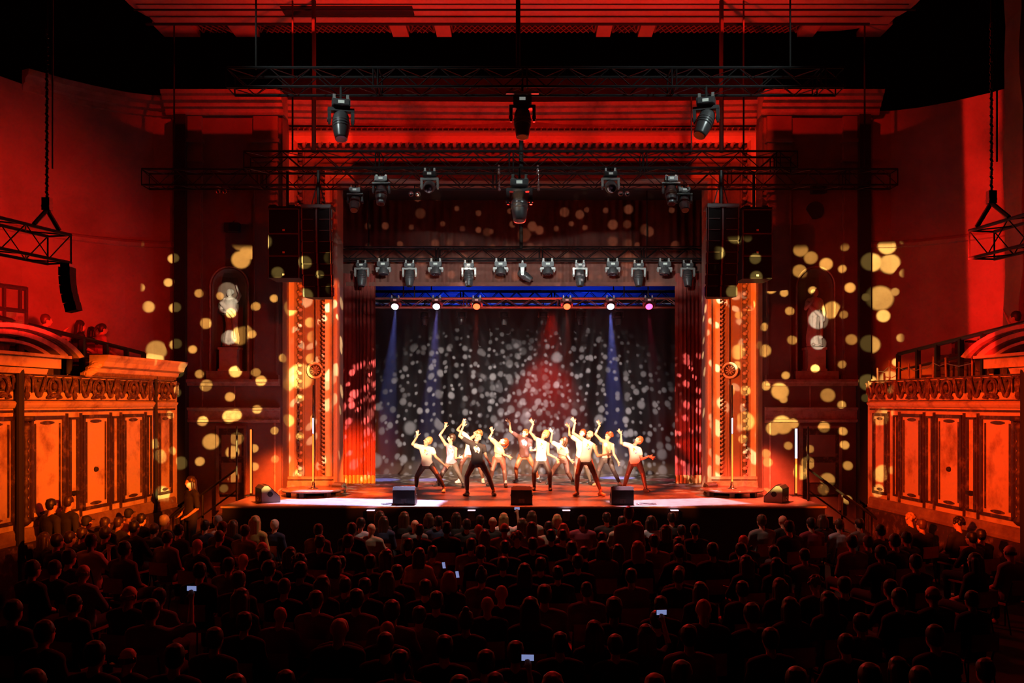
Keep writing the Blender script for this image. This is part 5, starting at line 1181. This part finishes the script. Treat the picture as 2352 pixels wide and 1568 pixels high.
# ---- audience ------------------------------------------------------
def hd_c(): return V((0, .02, 1.20))
def seated(pose, w):
    b = MB(); hc = hd_c(); RI = Matrix.Identity(3)
    headparts(b, hc, (0, 0, 1), (0, 1, 0), 1.0); b.cap((0, -.03, 1.02), (0, .0, 1.14), .055, .05, 8)
    for s in (-1, 1):
        b.cap((s*.1, -.03, 1.0), (s*w, -.03, .975), .07, .062, 8)
        if pose == 'lap': e = V((s*(w+.05), .02, .72)); h = V((s*.08, .30, .62))
        elif pose == 'fold': e = V((s*(w+.07), .10, .74)); h = V((-s*.09, .24, .80))
        elif pose == 'clap': e = V((s*(w+.04), .14, .78)); h = V((s*.03, .34, 1.0))
        else:
            e = V((s*(w+.05), .02, .72)); h = V((s*.08, .30, .62))
            if s > 0: e = V((w+.16, .16, 1.02)); h = V((w+.12, .26, 1.28))
        b.cap((s*w, -.03, .97), e, .05, .042, 8); b.cap(e, h, .04, .028, 8)
        d = (h-e).normalized(); hand(b, h, h+d*.1, (-s, 0, .3), .2, .3)
        b.cap((s*.10, .02, .52), (s*.13, .42, .53), .085, .062, 8); b.cap((s*.13, .42, .53), (s*.13, .40, .10), .06, .04, 8); b.cap((s*.13, .38, .05), (s*.13, .54, .035), .04, .03, 8)
    R_ = lambda z, a, d, y: [V((a*math.cos(t), y+d*math.sin(t), z)) for t in [2*PI*i/14 for i in range(14)]]
    b.loft([R_(.46, w*.92, .13, .0), R_(.56, w*.95, .14, -.0), R_(.72, w*.82, .12, -.02), R_(.9, w*.98, .13, -.03), R_(1.0, w*.9, .09, -.03)])
    return remesh(b, .019, 2, 'spectator body', None), None
def seated_top(pose, w):
    b = MB(); o = .018
    R_ = lambda z, a, d, y: [V(((a+o)*math.cos(t), y+(d+o)*math.sin(t), z)) for t in [2*PI*i/14 for i in range(14)]]
    b.loft([R_(.47, w*.94, .13, .0), R_(.56, w*.95, .14, -.0), R_(.72, w*.82, .12, -.02), R_(.9, w*.98, .13, -.03), R_(1.005, w*.9, .09, -.03), R_(1.035, .06, .05, -.02)])
    for s in (-1, 1):
        b.cap((s*.08, -.03, 1.0), (s*w, -.03, .975), .07+o*.8, .062+o, 8)
        e = {'lap': V((s*(w+.05), .02, .72)), 'fold': V((s*(w+.07), .10, .74)), 'clap': V((s*(w+.04), .14, .78)), 'phone': V((w+.16, .16, 1.02)) if s > 0 else V((s*(w+.05), .02, .72))}[pose]
        b.cap((s*w, -.03, .97), e, .05+o, .042+o, 8)
    return remesh(b, .021, 2, 'top', None)
def seated_legs(w):
    b = MB(); o = .014
    for s in (-1, 1): b.cap((s*.10, .02, .52), (s*.13, .42, .53), .085+o, .062+o, 8); b.cap((s*.13, .42, .53), (s*.13, .40, .14), .06+o, .045+o, 8)
    b.ell((0, -.0, .53), (w*.98, .16, .09), nu=12, nv=8)
    return remesh(b, .024, 1, 'trousers', None)
def stand_body(w):
    b = MB(); headparts(b, V((0, .02, 1.64)), (0, 0, 1), (0, 1, 0)); b.cap((0, -.02, 1.44), (0, .01, 1.57), .055, .05, 8)
    R_ = lambda z, a, d, y: [V((a*math.cos(t), y+d*math.sin(t), z)) for t in [2*PI*i/14 for i in range(14)]]
    b.loft([R_(.86, .15, .11, 0), R_(.95, .165, .115, 0), R_(1.1, .13, .1, 0), R_(1.3, w*.92, .12, -.01), R_(1.43, w*.8, .08, -.02)])
    for s in (-1, 1):
        b.cap((s*.08, -.02, 1.42), (s*w, -.02, 1.39), .07, .06, 8); b.cap((s*w, -.02, 1.38), (s*(w+.05), -.03, 1.1), .05, .04, 8); b.cap((s*(w+.05), -.03, 1.1), (s*(w-.03), .15, .95), .04, .028, 8)
        hand(b, (s*(w-.03), .15, .95), (s*(w-.08), .25, .9), (-s, 0, .3), .2, .3); b.cap((s*.09, 0, .88), (s*.1, .02, .48), .085, .058, 8); b.cap((s*.1, .02, .48), (s*.1, 0, .09), .057, .038, 8); b.cap((s*.1, -.02, .04), (s*.11, .14, .03), .04, .028, 8)
    body = remesh(b, .019, 2, 'standing body', None)
    b = MB(); o = .018
    b.loft([R_(.84, .15+o, .12+o, 0), R_(.95, .165+o, .115+o, 0), R_(1.1, .13+o, .1+o, 0), R_(1.3, w*.92+o, .12+o, -.01), R_(1.43, w*.8+o, .08+o, -.02), R_(1.46, .07, .06, -.01)])
    for s in (-1, 1): b.cap((s*.08, -.02, 1.42), (s*w, -.02, 1.39), .085, .08, 8); b.cap((s*w, -.02, 1.38), (s*(w+.045), -.03, 1.14), .068, .06, 8)
    top = remesh(b, .021, 2, 'standing top', None)
    b = MB()
    for s in (-1, 1): b.cap((s*.09, 0, .88), (s*.1, .02, .48), .1, .072, 8); b.cap((s*.1, .02, .48), (s*.1, 0, .12), .072, .055, 8)
    b.ell((0, 0, .9), (.18, .13, .1), nu=12, nv=8)
    return body, top, remesh(b, .024, 1, 'standing trousers', None)
BODY = {}
for pose in ('lap', 'fold', 'clap', 'phone'):
    for wn, w in (('w', .185), ('n', .16)): BODY[pose, wn] = (seated(pose, w)[0], seated_top(pose, w))
LEGS = {'w': seated_legs(.185), 'n': seated_legs(.16)}
STB = stand_body(.18)
HAIRM = {}
for k in ('short', 'crop', 'long', 'bob', 'ponytail', 'bun', 'curly', 'cap', 'ring'):
    mb = hair_mesh(k, hd_c(), Matrix.Identity(3), 1.0, 5); HAIRM[k] = remesh(mb, .010, 2, k+' hair', None)
for me in [x for t_ in BODY.values() for x in t_]+list(LEGS.values())+list(STB)+list(HAIRM.values()): me.materials.append(None)
TOPC = {'black': (.02, .02, .022), 'grey': (.20, .20, .21), 'white': (.7, .69, .68), 'navy': (.02, .04, .11), 'maroon': (.24, .03, .06), 'beige': (.42, .36, .28), 'blue': (.22, .34, .52), 'dark green': (.03, .06, .04), 'pink': (.5, .25, .28), 'brown': (.12, .07, .045), 'pale blue': (.5, .6, .75), 'yellow': (.5, .42, .14), 'red': (.4, .04, .03)}
def setm(o, m): o.material_slots[0].link = 'OBJECT'; o.material_slots[0].material = m
def part(me, nm, par, m, loc=None):
    o = bpy.data.objects.new(nm, me); C.objects.link(o); o.parent = par; setm(o, m)
    if loc is not None: o.location = loc
    return o
def spectator(loc, hair, hcol, top, pose='lap', wn='w', sk=0, rot=0, s=1.0, stand=False):
    if stand: me = STB[0]; tp = STB[1]; lg = STB[2]
    else: me, tp = BODY[pose, wn]; lg = LEGS[wn]
    o = bpy.data.objects.new('person', me); C.objects.link(o); setm(o, SK[sk]); o.location = loc; o.rotation_euler = (0, 0, rot); o.scale = (s, s, s)
    part(tp, 'top', o, mat(top+' top cloth', TOPC[top], .85)); part(lg, 'trousers', o, mat('dark trousers', (.02, .022, .03), .85))
    if hair != 'bald': part(HAIRM[hair], 'hat' if hair == 'cap' else 'hair', o, mat('black cap', (.015, .015, .015), .7) if hair == 'cap' else hmat(hcol), V((0, 0, .44)) if stand else None)
    return o
# chair for the stalls
def chair():
    t = thing('stalls_chair', '', 'chair')
    g = MB(); g.box((0, .1, .44), (.42, .42, .03)); g.obj('seat', M_wood, t)
    g = MB(); rws = []
    for j in range(5):
        z = .60+.22*j/4; rws.append([V((-.19+.38*i/6, -.205-.02*math.cos((i-3)/3*1.2)-.0*j, z)) for i in range(7)])
    g.grid(rws); g.grid([[v+V((0, -.014, 0)) for v in reversed(r)] for r in rws]); g.obj('backrest', M_wood, t, True)
    for sx in (-1, 1):
        for yy in (-.1, .28):
            g = MB(); g.cyl((sx*.19, yy-(.09 if yy < 0 else 0), 0), (sx*.19, yy, .43), .012, 6)
            if yy < 0: g.cyl((sx*.19, -.1, .43), (sx*.19, -.215, .8), .012, 6)
            g.obj('leg', M_blackg, t)
    return t
CH = chair(); ch_used = [False]
T = {'s': 'short', 'l': 'long', 'b': 'bald', 'c': 'cap', 'u': 'bun', 'k': 'bob', 'y': 'curly', 'p': 'ponytail', 'r': 'ring', 'x': 'crop'}
TC = {'d': 'black', 'g': 'grey', 'w': 'white', 'n': 'navy', 'm': 'maroon', 'e': 'beige', 'u': 'blue', 'v': 'dark green', 'p': 'pink', 'o': 'brown', 'i': 'pale blue', 'y': 'yellow', 'r': 'red'}
HC = {'d': 'dark brown', 'k': 'black', 'b': 'brown', 'y': 'blond', 'g': 'grey', 'w': 'white', 'r': 'ginger', '-': 'brown'}
# photo positions of the tops of heads, three picture strips: x y hair haircolour top [pose]
SL = """225 300 sdd!|140 320 skd!|585 440 ckd|870 392 ckp|710 450 sdd|800 450 sdd|905 475 skd|955 425 skn|1040 492 sdd|1110 435 sgd|1385 468 sdn|1470 438 sgw|1500 478 sbd|1575 468 lbd|1725 440 lyy|1855 466 swn|2150 495 sdg|2160 572 skd|555 520 sdd|470 545 sdd|615 562 sdwc|710 512 sdd|300 552 ldd|385 562 sdd|1205 498 skd|1130 548 sdg|840 612 sdo|1480 538 xbd|1330 590 bgd|1655 502 sdg|1770 608 rgd|1640 690 bdd|1790 668 skd|2020 702 ydd|1545 722 sdg|1960 652 ldd|2262 712 ldp|2030 752 skd|220 742 sdd|370 742 sdd|465 667 sdd|560 762 rgu|1350 758 sdd|1815 742 sdd|1610 816 sbd|870 906 rgd|1075 932 sdg|1630 932 lbd|1920 862 xbd|2125 846 lbd|2135 948 sdg|500 977 skd|1020 1007 sdgp|1890 1047 bgg|1650 1092 skd|1450 1197 sdd|2285 1122 bdd|860 1377 rdd|1930 1487 sdd|1590 1515 sdd|230 1482 sdd|2330 868 sdd|640 1290 skd|1180 1310 skd|300 1150 skd|90 1010 skd"""
SM = """95 487 sdd|155 452 ski|225 487 bye|285 407 ldd|310 442 ldn|450 412 lbd|520 462 byg|615 424 kbd|680 442 skn|735 482 skd|800 417 ldd|870 462 skd|960 437 skd|1045 442 bdd|1120 422 lywp|1245 457 lbd|1310 407 lbe|1480 430 kyd|1425 478 ske|1650 437 skmf|1815 417 skd|1965 372 sbg!|1920 442 sde|2020 477 lyd|2115 440 kdi|2255 417 skd|2213 502 lbd|2320 502 skd|550 497 sdd|950 492 bgd|990 537 lbd|1125 482 rdg|1210 547 ybd|1310 482 lbg|1485 492 kyd|1440 532 skd|1520 532 ski|1785 552 skd|1955 517 skd|2135 567 skg|2300 582 lbd|70 567 sdd|170 702 skd|475 592 skd|330 667 ldd|550 657 lbw|640 642 skg|900 592 skg|965 640 sdd|1130 607 skn|1315 587 skd|1580 612 skd|1665 647 skd|1745 612 kdg|1850 632 lkd|2025 612 lrd|2305 632 skd|20 717 sdd|1370 722 sdd|1115 717 skd|1620 702 sdd|1485 782 skd|1260 762 lkd|750 817 krd|970 797 udg|230 815 lbd|75 862 sdd|400 772 skd|590 872 sdd|1105 900 bdd|1010 977 bgd|1395 907 sdg|1680 887 xdg|1980 797 skg|2300 797 sdd|125 937 skg|665 952 sdd|365 1012 sdg|1300 992 ldd|1865 992 sdd|2180 985 sdd|20 1122 bdd|200 1142 bdd|550 1077 skg|865 1082 udd|2155 1092 sdd|1840 1127 bgd|1730 1150 lkd|2080 1192 lddp|1735 1245 sdd|180 1232 sdd|1450 1502 lrd|820 1522 sdd|1060 1530 sddp|2140 1512 lrd|2320 1422 sdg|1200 1290 skd|1500 1230 skd|720 1250 skd|420 1350 skd|1000 1350 skd"""
SR = """55 497 skd|25 632 lkd|460 562 byd|580 432 sbgf|725 432 bdd|765 472 skn|915 452 skm|990 432 kbd|1070 462 sbi|1240 457 skgf|1385 500 skd|1585 422 yyd|1560 547 skd|1660 462 sbd|1910 450 ykd|1480 562 sdd|2000 547 skd|2060 530 skd|1300 572 sdd|1190 570 skg|2260 632 rdg|1385 640 skd|1620 702 skd|205 622 skd|575 642 skd|440 622 skd|870 662 sdg|475 707 lbd|680 722 lkd|25 797 sdd|165 887 lbd|450 882 sdd|700 862 lbd|945 847 ybd|1140 852 skd|1450 872 sdd|1740 907 rdd|2020 692 lkd|190 992 bdd|770 992 ldd|1030 952 lkd|1510 932 skd|450 1032 skd|195 1102 bwd|60 1417 bdd|815 1467 sdd|1500 1397 ldd|1650 1462 sdd|1310 1442 sdd|2090 1412 sdd|90 1180 skg|1250 1100 skd|1750 1180 skd|2000 960 skd|640 1200 skd|1150 1240 skd"""
people = []
for S_, ox in ((SL, 0), (SM, 776), (SR, 1552)):
    for it in S_.split('|'):
        x, y, c = it.split(); px, py = ox+float(x)/2.94, 1035+float(y)/2.94; people.append((px, py, c))
placed = []
for px, py, c in people:
    st = '!' in c; zt = 1.78 if st else 1.325
    Y = F*(CZ-zt)/(py-HY)
    if not st:
        row_ = round((18.6-Y)/.82); Y = 18.6-row_*.82
    else: row_ = round((18.6-Y)/.82)
    Y = min(Y, 18.7 if not (st and py > 1150) else 18.9); row_ = max(row_, 0)
    placed.append([px, py, c, Y, row_, st])
occ = []
for p_ in sorted(placed, key=lambda a: (a[4], a[0])):
    px, py, c, Y, row_, st = p_
    X = (px-CX)*Y/F
    lim = 8.4+(21.4-Y)*.1-.42; found = False
    for tr, dx in [(a, b) for b in (0, .1, -.1, .2, -.2, .3, -.3) for a in (0, .2, -.2, .41)]:
        y_ = Y+tr; x_ = (px-CX)*y_/F+dx; x_ = max(-lim, min(lim, x_))
        if y_ < 18.95 and all(abs(x_-ox) > .47 or abs(y_-oy) > .40 for ox, oy in occ): X, Y = x_, y_; found = True; break
    if not found: p_.append(None); continue
    occ.append((X, Y)); p_ += [X, Y]
placed = [p_ for p_ in placed if p_[6] is not None]
rows = {}
for p_ in placed: rows.setdefault(p_[4], []).append(p_)
rd = random.Random(11); nchair = 0
for r_ in sorted(rows):
    L_ = sorted(rows[r_], key=lambda a: a[6])
    for i, p_ in enumerate(L_):
        px, py, c, _, row_, st, X, Y = p_
        zt = CZ-(py-HY)*Y/F; H0 = 1.78 if st else 1.325
        s = max(.92, min(1.09, zt/H0)); hair, hcol, top = T[c[0]], HC.get(c[1], 'brown'), TC[c[2]]
        pose = {'p': 'phone', 'c': 'clap', 'f': 'fold'}.get(c[3:4], rd.choice(['lap', 'lap', 'fold', 'lap']))
        wn = 'n' if hair in ('long', 'bob', 'bun', 'ponytail') else 'w'
        rot = (math.atan2(-X, 24-Y)*-1)*.0+max(-.6, min(.6, X*.05))+rd.uniform(-.1, .1)
        hs = 'bald head' if hair == 'bald' else ('black cap' if hair == 'cap' else ('thinning %s hair' % hcol if hair == 'ring' else '%s %s %s' % (hair if hair != 'crop' else 'cropped', hcol, 'hair' if hair not in ('bun', 'bob') else '')).strip())
        lb = '%s, %s top, %s %s, head %s from the left' % (hs, top, 'standing by' if st else 'seated', 'row %s' % ORD[row_], ORD[i] if i < len(ORD) else str(i+1))
        lb = 'spectator, %s, %s top, %s row from the stage, %s from left' % (hs, top, ORD[row_], ORD[i])
        sk = 0 if rd.random() < .8 else rd.choice([1, 2])
        o = spectator((X, Y, 0), hair, hcol, top, pose, wn, sk, rot, s, st); tag(o, lb, 'person', 'audience standing by the walls' if st else 'seated audience in the stalls')
        if not st:
            cl = 'wooden chair under the %s spectator of the %s row from the stage' % (ORD[i], ORD[row_])
            if not ch_used[0]: q = CH; q.location = (X, Y, 0); q.rotation_euler = (0, 0, rot); q['label'] = cl; q['group'] = 'stalls chairs'; ch_used[0] = True
            else: q = dup(CH, (X, Y, 0), rot, cl, 'stalls chairs')
            q.scale = (1, 1, s)
        if pose == 'phone' and not st:
            t = thing('smartphone', 'lit phone held up by the %s spectator of the %s row' % (ORD[i], ORD[row_]), 'phone', V((X, Y, 0))+Matrix.Rotation(rot, 3, 'Z') @ (V((.27 if wn == 'n' else .29, .30, 1.39))*s), rot, 'raised phones')
            g = MB(); g.box((0, 0, 0), (.12, .012, .062)); g.obj('phone_case', M_black, t); g = MB(); g.box((0, -.008, 0), (.108, .003, .052)); g.obj('phone_screen', M_screenr if row_ == 0 else M_screen, t)
# the woman with long hair turned towards the hall, by the left steps
o = spectator((P(430, 0, 18.7).x, 18.9, .18), 'long', 'dark brown', 'black', 'lap', 'n', 0, 2.4, 1.0, True); tag(o, 'standing woman with very long dark hair facing the hall by the left steps', 'person')
g = MB(); g.box((o.location.x, 18.9, .09), (.8, .7, .18)); struct('floor_step', g, M_carpet, 'low dark step by the left stage stairs')
# lit phones lying low in laps
for px, py, Y in ((1019, 1298, 12.9), (1050, 1319, 12.4)):
    t = thing('smartphone', 'phone with pale blue screen held low, %s of two near the middle' % ('upper' if px < 1030 else 'lower'), 'phone', P(px, py, Y), .4)
    g = MB(); g.box((0, 0, 0), (.05, .012, .10), Matrix.Rotation(-.5, 3, 'X')); g.obj('phone_case', M_black, t); g = MB(); g.box((0, -.009, .003), (.045, .003, .09), Matrix.Rotation(-.5, 3, 'X')); g.obj('phone_screen', M_screen, t)
# balcony guests
def bal(px, X, hair, hcol, top, rot, lab, pose='lap'):
    Y = abs(X)*F/abs(px-CX); o = spectator((X, Y, 3.98), hair, hcol, top, pose, 'w', 0, rot, 1.0); tag(o, lab, 'person', 'balcony guests'); return o
bal(105, -9.75, 'short', 'brown', 'grey', -.9, 'balcony guest with short hair clapping beside the left pediment', 'clap')
bal(184, -9.7, 'long', 'dark brown', 'black', -.8, 'balcony guest with long dark hair, leftmost of the three together')
bal(211, -10.25, 'bob', 'black', 'black', -.8, 'balcony guest with dark bob, middle of the three together')
bal(235, -9.6, 'ponytail', 'dark brown', 'pink', -.8, 'balcony guest in pink top, nearest the stage of the three')
bal(2333, 9.75, 'short', 'dark brown', 'black', .8, 'balcony guest holding a phone at the right edge', 'phone')
for k, px in enumerate((2, 27, 50)):
    bal(px, (-10.6, -10.0, -10.5)[k], ('short', 'long', 'short')[k], 'dark brown', 'black', -.6, 'dim guest behind the booth glass, %s from the left' % ORD[k])
